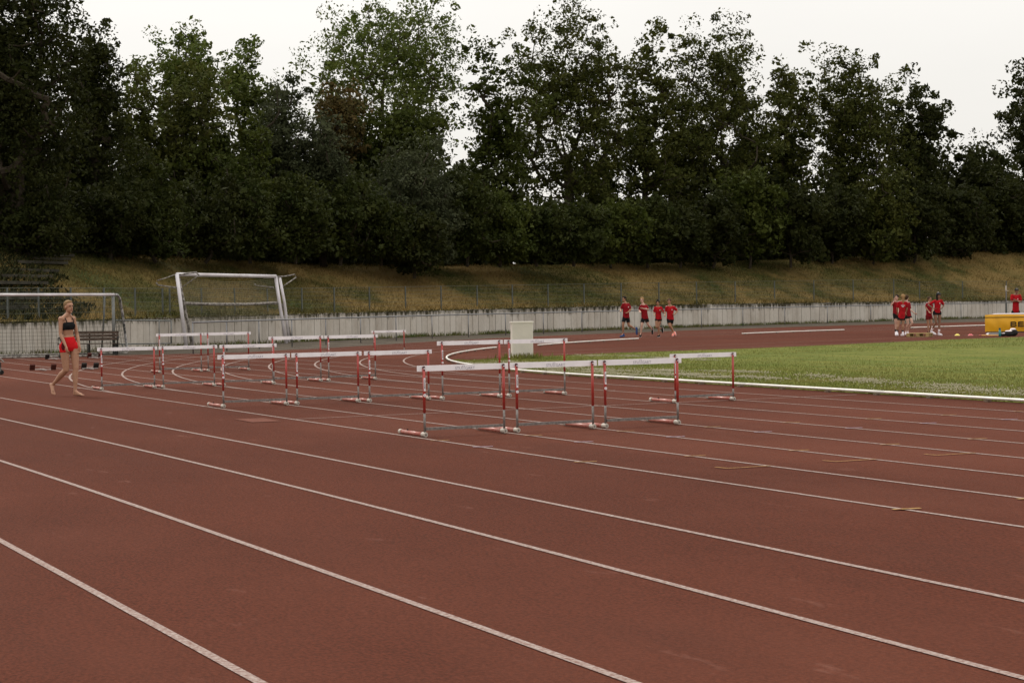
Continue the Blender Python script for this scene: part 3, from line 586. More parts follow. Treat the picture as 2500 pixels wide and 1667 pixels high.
T = [ # px, ytop, halfw, ybase, extra, material, label, kwargs
 (30, -260, 190, 640, -3, L_dark, 'huge near-black tree filling the upper left corner', dict(num=34000, nclump=260, trunk=.4, sigk=1., shell=.6)),
 (-60, 120, 190, 650, 0, L_dark, 'dark broad tree cut by the left edge above the steps', dict(num=20000, nclump=140)),
 (226, 45, 78, 420, 2, L_dark, 'dark tree with a thin spiky top right of the corner tree', dict(num=9000, nclump=70, lob=.45)),
 (190, 260, 150, 600, 4, L_dark, 'dense black-green tree above the left end of the grassy bank', dict(num=16000, nclump=110)),
 (447, 32, 105, 330, 14, L_light, 'slender pale green tree with an airy top and bare forked stems', dict(num=5200, nclump=46, lob=.45, shell=.3, trunk=.16, forkf=.0, sigk=.85)),
 (590, 82, 62, 360, 16, L_light, 'small airy pale tree top between the slender tree and the willow', dict(num=2600, nclump=30, lob=.5, trunk=.1, sigk=.9)),
 (440, 178, 130, 560, 6, L_olive, 'round green tree below the slender pale tree', dict(num=11000, nclump=90)),
 (640, 215, 85, 600, 12, L_mid, 'rounded green tree between the slender pale tree and the pointed willow', dict(num=8000, nclump=80, lob=.15)),
 (880, 300, 95, 600, 14, L_mid, 'green tree behind the yellow-brown one, below the big airy crown', dict(num=8000, nclump=80, lob=.15)),
 (330, 190, 70, 560, 9, L_olive, 'narrow olive tree beside the dark corner trees', dict(num=6500, nclump=60)),
 (560, 300, 110, 640, 3, L_mid, 'low green tree above the leaning white goal', dict(num=11000, nclump=90)),
 (690, 165, 78, 600, 5, L_willow, 'grey-green willow with a pointed top left of centre', dict(num=13000, nclump=90, leafk=.8, lob=.2)),
 (790, 280, 95, 620, 3, L_willow, 'grey willow leaning over the bank left of centre', dict(num=13000, nclump=90, leafk=.8)),
 (1010, 340, 120, 650, 1, L_willow, 'broad grey-green willow reaching lowest down the bank', dict(num=14000, nclump=100, leafk=.8)),
 (945, -4, 215, 400, 18, L_light, 'big round airy tree with many fine branches against the sky', dict(num=17000, nclump=170, lob=.10, hollow=.34, leafk=.8, shell=.42, trunk=.26, forkf=.05, sigk=.6)),
 (830, 215, 75, 420, 13, L_yel, 'tree with yellow-brown leaves in front of the big round airy tree', dict(num=4200, nclump=50)),
 (985, 215, 120, 520, 10, L_mid, 'dense dark green tree below the big round airy crown', dict(num=11000, nclump=90)),
 (1385, 8, 155, 560, 14, L_olive, 'tallest centre tree with visible trunk and fanning limbs', dict(num=23000, nclump=160, shell=.38, hollow=.36, leafk=.8, trunk=.34, forkf=.28, sigk=.75, lob=.2)),
 (1215, 110, 105, 560, 12, L_mid, 'leafy tree leaning on the left side of the tallest centre tree', dict(num=7500, nclump=70, sigk=.85)),
 (1570, 85, 112, 600, 12, L_olive, 'tree filling the gap between the two tallest right centre trees', dict(num=9000, nclump=85, sigk=.85)),
 (1755, 52, 155, 570, 12, L_olive, 'tall tree right of centre with a wide fan of bare limbs', dict(num=24000, nclump=165, shell=.38, hollow=.34, leafk=.8, trunk=.34, forkf=.22, sigk=.75, lob=.2)),
 (1925, 125, 85, 600, 12, L_olive, 'narrow dense tree between the two tall right-hand trees', dict(num=8500, nclump=70)),
 (2085, 122, 130, 570, 8, L_olive, 'tall tree on the right with a flat clumpy top', dict(num=20000, nclump=140, shell=.4, hollow=.25, leafk=.8, trunk=.3, forkf=.22, sigk=.8)),
 (2240, 180, 100, 600, 8, L_dark, 'dark tree with a sloping right shoulder near the right edge', dict(num=10000, nclump=80)),
 (2380, 330, 95, 600, 8, L_dark, 'low dark tree in the dip near the right edge', dict(num=10000, nclump=80)),
 (1470, 330, 80, 640, 16, L_mid, 'lower tree filling in behind the tallest centre tree on its right', dict(num=7000, nclump=70)),
 (1660, 300, 85, 640, 16, L_olive, 'lower tree filling in left of the tall tree with the wide fan', dict(num=8000, nclump=70)),
 (1840, 280, 80, 640, 16, L_dark, 'lower dark tree between the wide fan tree and the narrow dense one', dict(num=8000, nclump=70)),
 (1010, 520, 90, 665, -2, L_dark, 'dark bush spilling lowest down the grassy bank left of centre', dict(num=9000, nclump=80, zlow=.7, trunk=.1, name='bush', cat='bush')),
 (60, 470, 140, 640, -3, L_dark, 'dark bush at the far left above the terrace steps', dict(num=12000, nclump=90, zlow=.1, trunk=.1, name='bush', cat='bush')),
 (2545, 95, 110, 540, 6, L_dark, 'dark tree cut by the right edge of the picture', dict(num=12000, nclump=90)),
]
for (px, yt, hw, yb, ex, m_, lab, kw) in T: tree(px, yt, hw, yb, ex, m_, lab, **kw)
# shrubs and low growth on the crest: dense dark band
SH = [(40, 400, 120), (150, 440, 110), (270, 440, 100), (380, 420, 100), (500, 440, 95), (610, 400, 95), (720, 430, 90), (830, 430, 95), (930, 480, 85), (1040, 500, 80), (1140, 400, 90), (1220, 450, 80), (1310, 495, 75), (1400, 500, 75), (1490, 490, 80), (1580, 470, 80), (1660, 500, 70), (1740, 470, 75), (1830, 420, 85), (1930, 440, 85), (2030, 450, 85), (2130, 430, 85), (2230, 430, 85), (2330, 450, 85), (2430, 420, 90), (2530, 440, 90)]
names = ['leftmost', 'second', 'third', 'fourth', 'fifth', 'sixth', 'seventh', 'eighth', 'ninth', 'tenth', 'eleventh', 'twelfth', 'thirteenth', 'fourteenth', 'fifteenth', 'sixteenth', 'seventeenth', 'eighteenth', 'nineteenth', 'twentieth', 'twenty-first', 'twenty-second', 'twenty-third', 'twenty-fourth', 'twenty-fifth', 'rightmost']
L_deep = leafmat('leaf_deep', (.020, .028, .004), (.036, .042, .007))
mcy = [L_dark, L_dark, L_dark, L_deep, L_dark, L_deep, L_deep, L_deep, L_deep, L_willow, L_deep, L_mid, L_deep, L_deep, L_mid, L_deep, L_dark, L_dark, L_mid, L_dark, L_dark, L_olive, L_dark, L_dark, L_dark, L_dark]
for k, (px, yt, hw) in enumerate(SH):
    tree(px, yt, hw, 640, -1+random.uniform(-1, 2), mcy[k], ('%s dark bush from the left in the row along the top of the bank' % names[k]) if k < 25 else 'rightmost dark bush in the row along the top of the bank', num=9000, nclump=90, name='bush', group='dense bushes along the top of the bank', trunk=.1, forkf=.05, cat='bush', shell=.5)
# far undergrowth behind, reads as one mass
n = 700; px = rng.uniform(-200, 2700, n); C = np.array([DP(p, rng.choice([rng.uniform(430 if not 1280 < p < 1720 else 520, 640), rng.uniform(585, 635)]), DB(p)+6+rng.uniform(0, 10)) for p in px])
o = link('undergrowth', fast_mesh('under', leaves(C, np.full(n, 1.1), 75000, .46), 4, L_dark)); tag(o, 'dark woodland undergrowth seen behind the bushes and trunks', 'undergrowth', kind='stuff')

# ------------------------------------------------------------------ things by the wall
def rotz(a): c, s = math.cos(a), math.sin(a); return [[c, -s, 0], [s, c, 0], [0, 0, 1]]
# ribbed cabinet
M_cab = mat('cream_sheet_metal', (.74, .69, .62), .5, var=.10, vscale=3)
g0 = G(1250, 877); g1 = G(1303, 873); cen = (g0+g1)/2; an = math.atan2(g1[1]-g0[1], g1[0]-g0[0]); wd_ = np.linalg.norm(g1-g0); an = YAW+.12; wd_ = .62
cab = empty('cabinet', cen, an, 'tall cream ribbed metal cabinet standing on the grass before the bend', 'cabinet')
mb = MB(); mb.box((0, .2, .505), (wd_-.02, .36, 1.01)); mb.build('body', M_cab, cab)
rb = MB()
for k in range(19):
    x = -wd_/2+.02+(wd_-.04)*(k+.5)/19; rb.box((x, .012, .50), (.018, .018, .97))
rb.build('ribs', M_cab, cab)
mb = MB(); mb.box((0, .2, 1.03), (wd_+.03, .42, .04)); mb.build('lid', M_cab, cab)
n = 500; P = np.column_stack([cen[0]+rng.normal(0, .34, n), cen[1]+rng.normal(0, .3, n), np.full(n, .0)])
dcam = (CC-cen)[:2]; dcam /= np.linalg.norm(dcam); P[:, :2] += dcam*.16
h_ = rng.uniform(.04, .2, n)
o = link('tall_grass', fast_mesh('tg', blades(P, h_, h_*.2, .4), 3, M_blade)); tag(o, 'tuft of taller grass at the foot of the ribbed cabinet', 'grass', kind='stuff')

# goals -----------------------------------------------------------
M_goal = mat('goal_white', (.66, .63, .66), .4, col2=(.48, .44, .44), vscale=1.5)
M_dirty = mat('goal_dirty_tube', (.38, .35, .32), .6, col2=(.07, .06, .05), vscale=9, vdetail=8)
M_dgalv = mat('dull_tube', (.16, .165, .155), .55, metal=.3, var=.3, vscale=6)
M_net = mat('net_dark', (.045, .05, .035), .9); M_net2 = mat('net_pale', (.17, .16, .11), .9)
def net(A, B, C_, D, nu, nv, sag, r, m, parent, name='net', off=(0, 0, 0)):
    """grid net over corner points A(top left) B(top right) C(bottom right) D(bottom left)"""
    A, B, C_, D = [np.array(q, float)-off for q in (A, B, C_, D)]; nrm = np.cross(B-A, D-A); nrm /= np.linalg.norm(nrm)
    def pt(u, v): return (A*(1-u)+B*u)*(1-v)+(D*(1-u)+C_*u)*v+np.array([0, 0, -sag*math.sin(math.pi*u)*(1-v*.6)])+nrm*.04*math.sin(7*u+5*v)
    mb_ = MB()
    for i in range(nu+1): mb_.tube([pt(i/nu, k/10) for k in range(11)], r, 3, cap=False)
    for j in range(nv+1): mb_.tube([pt(k/24, j/nv) for k in range(25)], r, 3, cap=False)
    o_ = mb_.build(name, m, parent); o_['kind'] = 'stuff'; return o_
def tub(name, pts, r, m, parent, off): return MB().tube([np.array(p, float)-off for p in pts], r, 10).build(name, m, parent, smooth=True)
# leaning white goal
dl, dr = 74., 80.5
gr = empty('leaning_goal', G(462, 850), 0, 'white football goal tipped over and leaning by the concrete wall', 'goal'); off = G(462, 850)
TL = DP(432, 670, dl); TR = DP(673, 675, dr); BL = DP(455, 849, dl); BR = DP(699, 838, dr)
tub('crossbar', [TL, TR], .075, M_goal, gr, off)
tub('post', [TL, DP(441, 740, dl), BL], .075, M_goal, gr, off); tub('post', [TR, DP(683, 745, dr), BR], .075, M_goal, gr, off)
tub('stay', [DP(437, 680, dl+.15), DP(450, 745, dl+.2), DP(470, 850, dl+.2)], .055, M_dirty, gr, off)
tub('stay', [DP(683, 678, dr+.1), DP(695, 740, dr+.1), DP(706, 835, dr+.1)], .06, M_goal, gr, off)
tub('stay', [DP(690, 740, dr+.2), DP(702, 785, dr+.2), DP(711, 830, dr+.2)], .05, M_dirty, gr, off)
tub('base_bar', [DP(447, 740, dl+.15), DP(500, 742.5, 75.5), DP(600, 743, 78), DP(678, 739, dr)], .062, M_dirty, gr, off)
tub('net_bow', [DP(433, 672, dl), DP(460, 667, dl+.3), DP(479, 665, dl+.4), DP(486, 672, dl+.4)], .035, M_dirty, gr, off)
tub('net_bow', [DP(428, 670, dl), DP(404, 679, dl-.2), DP(383, 685, dl-.3)], .018, M_dirty, gr, off)
tub('net_bow', [DP(381.5, 690, dl-.3), DP(386, 696, dl-.3), DP(412, 700, dl-.1), DP(432, 702, dl)], .03, M_dirty, gr, off)
tub('net_bow', [DP(486, 672, dl+.4), DP(470, 683, dl+.3), DP(443, 702, dl+.2)], .018, M_dirty, gr, off)
tub('net_bow', [DP(676, 676, dr), DP(700, 674, dr+.2), DP(720, 670, dr+.3), DP(723, 677, dr+.3), DP(700, 693, dr+.2), DP(689, 701, dr+.1)], .028, M_dirty, gr, off)
tub('net_bow', [DP(621, 693, dr-1), DP(625, 697, dr-1), DP(668, 702, dr)], .03, M_dirty, gr, off)
net(TL+[0, 0, -.05], TR+[0, 0, -.05], DP(676, 772, dr+.8), DP(452, 776, dl+.8), 60, 20, .22, .0075, M_net2, gr, off=off)
# plain goal at the left
gl = empty('football_goal', G(279, 866), 0, 'low football goal with white crossbar and black net behind the woman', 'goal'); off = G(279, 866); d1 = 64.5
g_l = DP(-110, 720, 62.0)
tub('crossbar', [g_l, DP(279, 719.5, d1)], .05, M_goal, gl, off)
tub('post', [DP(276, 720, d1), DP(278.5, 866, d1)], .055, M_dgalv, gl, off)
tub('post', [DP(256, 724, d1+1.5), DP(252, 800, d1+2), DP(248, 855, d1+2.2)], .03, M_dgalv, gl, off)
tub('side_bow', [DP(279, 720, d1), DP(287, 720, d1+.5), DP(292, 728, d1+1), DP(299, 765, d1+1.6), DP(306, 820, d1+2), DP(309, 845, d1+2.1), DP(313, 857, d1+2.1)], .045, mat('taped_tube', (.62, .6, .6), .5, col2=(.05, .05, .05), vscale=7, vdetail=1), gl, off)
for k, (ya, yb) in enumerate(((863, 862), (868, 866.5))): tub('ground_bar', [G(-110, ya+6.5, .05), G(240 if k else 312, ya-(2 if not k else 0), .05)], .035, M_dirty, gl, off)
net(DP(-110, 724, 63.5), DP(292, 724, d1+1.2), DP(309, 860, d1+2.1), DP(-110, 868, 64), 44, 15, .07, .005, M_net, gl, off=off)
net(DP(278, 722, d1), DP(292, 724, d1+1.2), DP(309, 858, d1+2.1), DP(279, 864, d1), 6, 13, .0, .005, M_net, gl, off=off)

# bench
M_wood = mat('weathered_wood', (.13, .095, .075), .9, col2=(.035, .026, .02), vscale=7, vdetail=6, stretch=(1, 1, 5))
M_dark = mat('dark_steel', (.03, .03, .028), .6)
b0 = G(143, 869); b1 = G(288, 866.5); off = b0; bd = b1-b0; bL = np.linalg.norm(bd); ba = math.atan2(bd[1], bd[0])
bench = empty('bench', b0, ba, 'weathered wooden slat bench behind the goal net', 'bench')
for k, z in enumerate((.84, .72, .60)): MB().box((bL/2, .30+.03*k*-1, z*.93), (bL, .03, .095)).build('slat', M_wood, bench)
for k in range(3): MB().box((bL/2, .03+k*.11, .40), (bL+.05, .095, .03)).build('slat', M_wood, bench)
for x in (.06, bL*.5, bL-.06):
    q = MB(); q.box((x, -.02, .2), (.045, .045, .40)); q.build('leg', M_dark, bench)
    q = MB(); q.box((x, .33, .40), (.045, .045, .80)); q.build('leg', M_dark, bench)
for x in (.0, bL):
    q = MB(); q.tube([(x, .33, .62), (x, .0, .62), (x, -.03, .58), (x, -.03, .38)], .022, 6); q.build('armrest', M_dark, bench)
# barrier frame
q0 = G(283, 858); off = q0; qd = 67.5
bf = empty('barrier_frame', q0, 0, 'low dark metal barrier frame in front of the wall left of the leaning goal', 'barrier')
tub('top_tube', [DP(283, 782, qd), DP(350, 782, qd+1.4), DP(417, 783, qd+2.8), DP(418, 786, qd+2.8)], .028, M_dgalv, bf, off)
tub('side_tube', [DP(418, 783, qd+2.8), DP(418, 838, qd+2.8)], .028, M_dgalv, bf, off)
tub('side_tube', [DP(388.5, 782, qd+2.1), DP(388.5, 838, qd+2.1)], .022, M_dgalv, bf, off)
tub('bottom_tube', [DP(285, 840, qd), DP(418, 838, qd+2.8)], .026, M_dgalv, bf, off)
for x, y, dd in ((405, 843, 2.5), (300, 858, .3)): tub('foot', [DP(x, 838, qd+dd), DP(x, 858, qd+dd)], .022, M_dgalv, bf, off)
# white board
wb = empty('leaning_board', G(8, 866), YAW+.05, 'pale board with two dark clips leaning on the wall at the left edge', 'board')
q = MB(); q.box((0, .15, .5), (.44, .03, .98), [[1, 0, 0], [0, .97, .22], [0, -.22, .97]]); q.build('board', mat('pale_board', (.36, .36, .40), .7, var=.2, vscale=5), wb)
for z in (.92, .48): q = MB(); q.box((.10, .02+.22*z, z-.02), (.07, .02, .06)); q.build('clip', M_dark, wb)
# starting blocks
M_pad = mat('block_pad', (.03, .026, .024), .8); M_pad2 = mat('block_pad_red', (.075, .026, .02), .8); M_alu = mat('block_rail', (.42, .38, .36), .45, metal=.6)
def sblock(p, rz, label, pad, wide=.34):
    r = empty('starting_block', p, rz, label, 'starting block', 'starting blocks on the outer lanes')
    MB().box((.05, 0, .03), (.72, .05, .035)).build('rail', M_alu, r)
    for s, x in ((-1, -.12), (1, .12)):
        q = MB(); q.box((x, s*wide/2, .10), (.05, .13, .17), [[.82, 0, -.57], [0, 1, 0], [.57, 0, .82]]); pd = q.build('pedal', pad, r)
        q = MB(); q.box((x+.055, s*wide/2, .105), (.012, .10, .13), [[.82, 0, -.57], [0, 1, 0], [.57, 0, .82]]); q.build('pad', M_pad, pd)
        q = MB(); q.box((x, s*.1, .035), (.03, .16, .02)); q.build('axle', M_alu, pd)
    q = MB(); q.box((.42, 0, .03), (.03, .22, .03)); q.build('anchor', M_alu, r)
sblock(G(105, 905), math.pi, 'open red starting block left of the walking woman', M_pad2, .5)
sblock(G(220, 902), math.pi, 'black starting block just right of the woman knees', M_pad, .26)
sblock(G(133, 878), math.pi, 'black starting block far behind the woman on the left', M_pad, .4)
sblock(G(232, 875), math.pi, 'reddish starting block far behind beside the bench leg', M_pad2, .3)
# half seen trolley at the left edge
tr = empty('block_trolley', G(-8, 915), YAW, 'dark wheeled trolley with a sloping grey handle cut by the left edge', 'trolley')
MB().tube([(-.15, 0, .62), (.18, 0, .32)], .022, 8).build('handle', mat('grey_tube', (.22, .19, .17), .6), tr)
MB().box((-.06, 0, .24), (.26, .3, .14)).build('tray', M_dark, tr)
for y in (-.14, .14): MB().tube([(.08, y-.02, .06), (.08, y+.02, .06)], .06, 12, lat=(0, 0, 1)).build('wheel', M_dark, tr)
MB().box((-.02, 0, .13), (.2, .26, .1)).build('frame', M_dgalv, tr)

# high jump mat -----------------------------------------------------
M_ymat = mat('yellow_vinyl', (.78, .40, .008), .55, var=.12, vscale=3, bump=.6, bscale=3.2, stretch=(1, 1, .5)); M_wtop = mat('mat_top', (.55, .52, .56), .8, var=.1, vscale=3)
mo = G(2405, 812); hm = empty('landing_mat', mo, YAW-.30, 'yellow high jump landing mat with a pale top, cut by the right edge', 'mat')
nx, nz_ = 60, 14; MW, MH = 5.0, .76; V = []
for j in range(nz_+1):
    for i in range(nx+1):
        x = MW*i/nx; z = .04+(MH-.04)*j/nz_; f_ = math.sin(math.pi*j/nz_); fold = .018*math.sin(x*9+z*7)*math.exp(-x*1.2)+.012*math.sin(x*31+j*.5)*max(0, .35-z)*2+.010*math.sin(x*5.1+z*3)
        V.append((x, -.05*f_+fold*f_ + .02, z+(.014*math.sin(x*2.1) if j == nz_ else 0)))
q = MB(); q.add(V, [(j*(nx+1)+i, j*(nx+1)+i+1, (j+1)*(nx+1)+i+1, (j+1)*(nx+1)+i) for j in range(nz_) for i in range(nx)]); q.build('front_cover', M_ymat, hm, smooth=True)
q = MB(); q.box((MW/2, 1.55, .39), (MW-.01, 3.0, .70)); q.build('core', M_ymat, hm)
q = MB(); q.box((MW/2+.1, 1.6, .775), (MW-.35, 2.9, .035)); q.build('top_cover', M_wtop, hm)
q = MB(); q.box((MW/2, -.028, .655), (MW, .02, .022)); q.build('seam_band', M_black, hm)
q = MB(); q.box((MW/2, 1.5, .03), (MW-.1, 2.9, .06)); q.build('base', mat('grey_base', (.12, .12, .12), .8), hm)
def blockletters(parent, x0, z0, h):
    def bars(lst, w_): 
        q_ = MB()
        for (a, b, c, d) in lst: q_.box((x0+w_+(a+c)/2*h, -.052, z0+(b+d)/2*h), ((c-a)*h, .008, (d-b)*h))
        q_.build('lettering', M_black, parent)
    bars([(0, 0, .2, 1), (.2, .8, .95, 1), (.2, .41, .95, .6), (.2, 0, .95, .2), (.93, .1, 1.12, .42), (.93, .58, 1.1, .9)], 0)
    bars([(0, 0, .2, 1), (.2, .8, 1.1, 1), (.2, .41, 1.05, .6), (.2, 0, 1.1, .2)], 1.45*h)
blockletters(hm, 60/56.5, .245, .215)
# pallet
M_pal = mat('pallet_wood', (.38, .27, .12), .85, var=.35, vscale=8)
pg = G(2213, 822.5); pal = empty('wooden_pallet', pg, YAW-.42, 'wooden pallet lying flat on the red ground beside the children', 'pallet')
for k in range(5): MB().box((.44, .08+k*.155, .133), (.90, .12, .022)).build('deck_board', M_pal, pal)
for k, y in enumerate((.05, .39, .73)):
    MB().box((.44, y, .011), (.90, .10, .022)).build('bottom_board', M_pal, pal)
    for x in (.06, .44, .82): MB().box((x, y, .072), (.13, .10, .10)).build('block', M_pal, pal)
    
for k, x in enumerate((.06, .44, .82)): MB().box((x, .39, .117), (.13, .78, .0095)).build('stringer_board', M_pal, pal)
# marker cones, baton, bottle, bag, white pad
def cone(px, py, col, label):
    q = MB(); q.tube([(0, 0, 0), (0, 0, .012), (0, 0, .06), (0, 0, .075)], [.115, .105, .05, .045], 16, cap=False); o_ = q.build('marker_cone', mat('cone_'+label.split()[0], col, .5), None, True, G(px, py)); tag(o_, label, 'marker cone', 'flat marker cones left of the mat')
cone(2337, 819, (.75, .62, .12), 'yellow flat marker cone on the red ground, right of the pallet'); cone(2369.5, 819, (.55, .12, .12), 'pink red flat marker cone nearer the yellow mat')
be = empty('striped_pole', G(2392, 819), 0, 'orange pole with a red end lying in front of the yellow mat', 'pole'); off = G(2392, 819)
tub('pole_end', [G(2390, 818.6, .03), G(2397, 818.6, .03)], .022, mat('pole_red', (.35, .06, .04), .5), be, off); tub('pole', [G(2397, 818.6, .03), G(2470, 818.8, .03)], .020, mat('pole_orange', (.66, .34, .06), .5), be, off)
wp = empty('white_block', G(2424, 817.5), YAW, 'small white and grey block tucked under the front of the yellow mat', 'block')
MB().box((.12, .1, .05), (.5, .2, .08)).build('pad', mat('pale_grey', (.32, .30, .28), .7), wp); MB().tube([(-.22, .06, .0), (-.14, .06, .075)], [.07, .02], 8).build('white_end', M_sticker, wp)
bo = empty('water_bottle', G(2441, 821.5), 0, 'teal water bottle standing before the yellow mat', 'bottle')
MB().tube([(0, 0, 0), (0, 0, .13), (0, 0, .16), (0, 0, .25)], [.05, .05, .042, .042], 12).build('bottle_body', mat('teal', (.03, .20, .20), .3), bo, True); MB().tube([(0, 0, .25), (0, 0, .33)], .04, 10).build('cap', mat('teal_dark', (.02, .07, .07), .4), bo)
def remesh(mb, vox, m, name, parent, it=4, loc=None):
    me = mb.mesh('raw'); ob = bpy.data.objects.new('tmp', me); COL.objects.link(ob)
    a = ob.modifiers.new('r', 'REMESH'); a.mode = 'VOXEL'; a.voxel_size = vox; a.use_smooth_shade = True
    if it: b = ob.modifiers.new('s', 'SMOOTH'); b.factor = .5; b.iterations = it
    dg = bpy.context.evaluated_depsgraph_get(); dg.update(); out_ = bpy.data.meshes.new_from_object(ob.evaluated_get(dg)); bpy.data.objects.remove(ob)
    out_.materials.clear(); out_.materials.append(m); out_.shade_smooth(); return link(name, out_, parent, loc)
bag = empty('sports_bag', G(2464, 821), YAW, 'black sports bag with a white towel on top before the yellow mat', 'bag')
q = MB(); q.ell((0, 0, .09), (.30, .14, .09)); q.ell((.18, 0, .14), (.16, .13, .14)); q.ell((-.24, 0, .06), (.12, .1, .06)); remesh(q, .018, M_black, 'bag_body', bag)
q = MB(); q.ell((-.02, -.02, .20), (.16, .11, .035)); q.ell((.14, -.02, .27), (.12, .10, .045)); q.ell((-.22, -.03, .12), (.07, .08, .02)); remesh(q, .014, M_sticker, 'towel', bag)
# post with a small box near the right edge
lp = empty('signal_post', G(2457, 792), YAW, 'slim post with a pale box on top beside the man in the cap', 'post')
MB().tube([(0, 0, 0), (0, 0, 2.15)], .03, 8).build('pole', M_rail, lp); MB().box((0, 0, 1.98), (.075, .07, .28)).build('box', M_endcap, lp); MB().tube([(.04, 0, 1.84), (.13, 0, 1.83)], .015, 6).build('arm', M_endcap, lp)
MB().box((.0, 0, .62), (.09, .06, 1.15)).build('base_plate', M_post, lp)
# wall plants
# ------------------------------------------------------------------ people
def skin(name, c): return mat('skin_'+name, c, .55, var=.12, vscale=12)
S_f = skin('fair', (.38, .195, .115)); S_p = skin('pale', (.58, .36, .27)); S_t = skin('tan', (.36, .18, .10)); S_d = skin('deep', (.22, .105, .06))
K_red = mat('shirt_red', (.42, .012, .018), .85, var=.35, vscale=9); K_dred = mat('shirt_dark_red', (.27, .012, .018), .85, var=.35, vscale=9)
K_blk = mat('black_fabric', (.012, .013, .014), .85); K_print = mat('print_white', (.70, .60, .60), .7)
def unit(v): v = np.asarray(v, float); return v/(np.linalg.norm(v)+1e-9)
def lerp(a, b, t): return np.asarray(a)*(1-t)+np.asarray(b)*t
def hand(mb, wr, d, side, curl, k=1., fat=1.):
    d = unit(d); side = unit(np.asarray(side)-d*np.dot(side, d)); nrm = unit(np.cross(d, side)); nrm = nrm if np.dot(nrm, curl) > 0 else -nrm
    R = np.stack([side, nrm, d], 1); mb.ell(wr+d*.045*k, (.040*k, .019*k, .055*k), 10, 6, R)
    for i, (o_, L) in enumerate(((-.028, .066), (-.010, .076), (.010, .072), (.027, .056))):
        a = wr+d*.082*k+side*o_*k; b = a+unit(d+nrm*.35+side*o_*3)*L*.5*k; c = b+unit(d*.45+nrm)*L*.5*k
        mb.capsule(a-d*.02, b, .0095*k*fat, .0085*k*fat, 6); mb.capsule(b, c, .0085*k*fat, .007*k*fat, 6)
    a = wr+d*.025*k-side*.032*k; b = a+unit(d*.7-side*.8+nrm*.4)*.035*k; c = b+unit(d+nrm*.4)*.030*k; mb.capsule(a, b, .012*k*fat, .010*k*fat, 6); mb.capsule(b, c, .010*k*fat, .008*k*fat, 6)
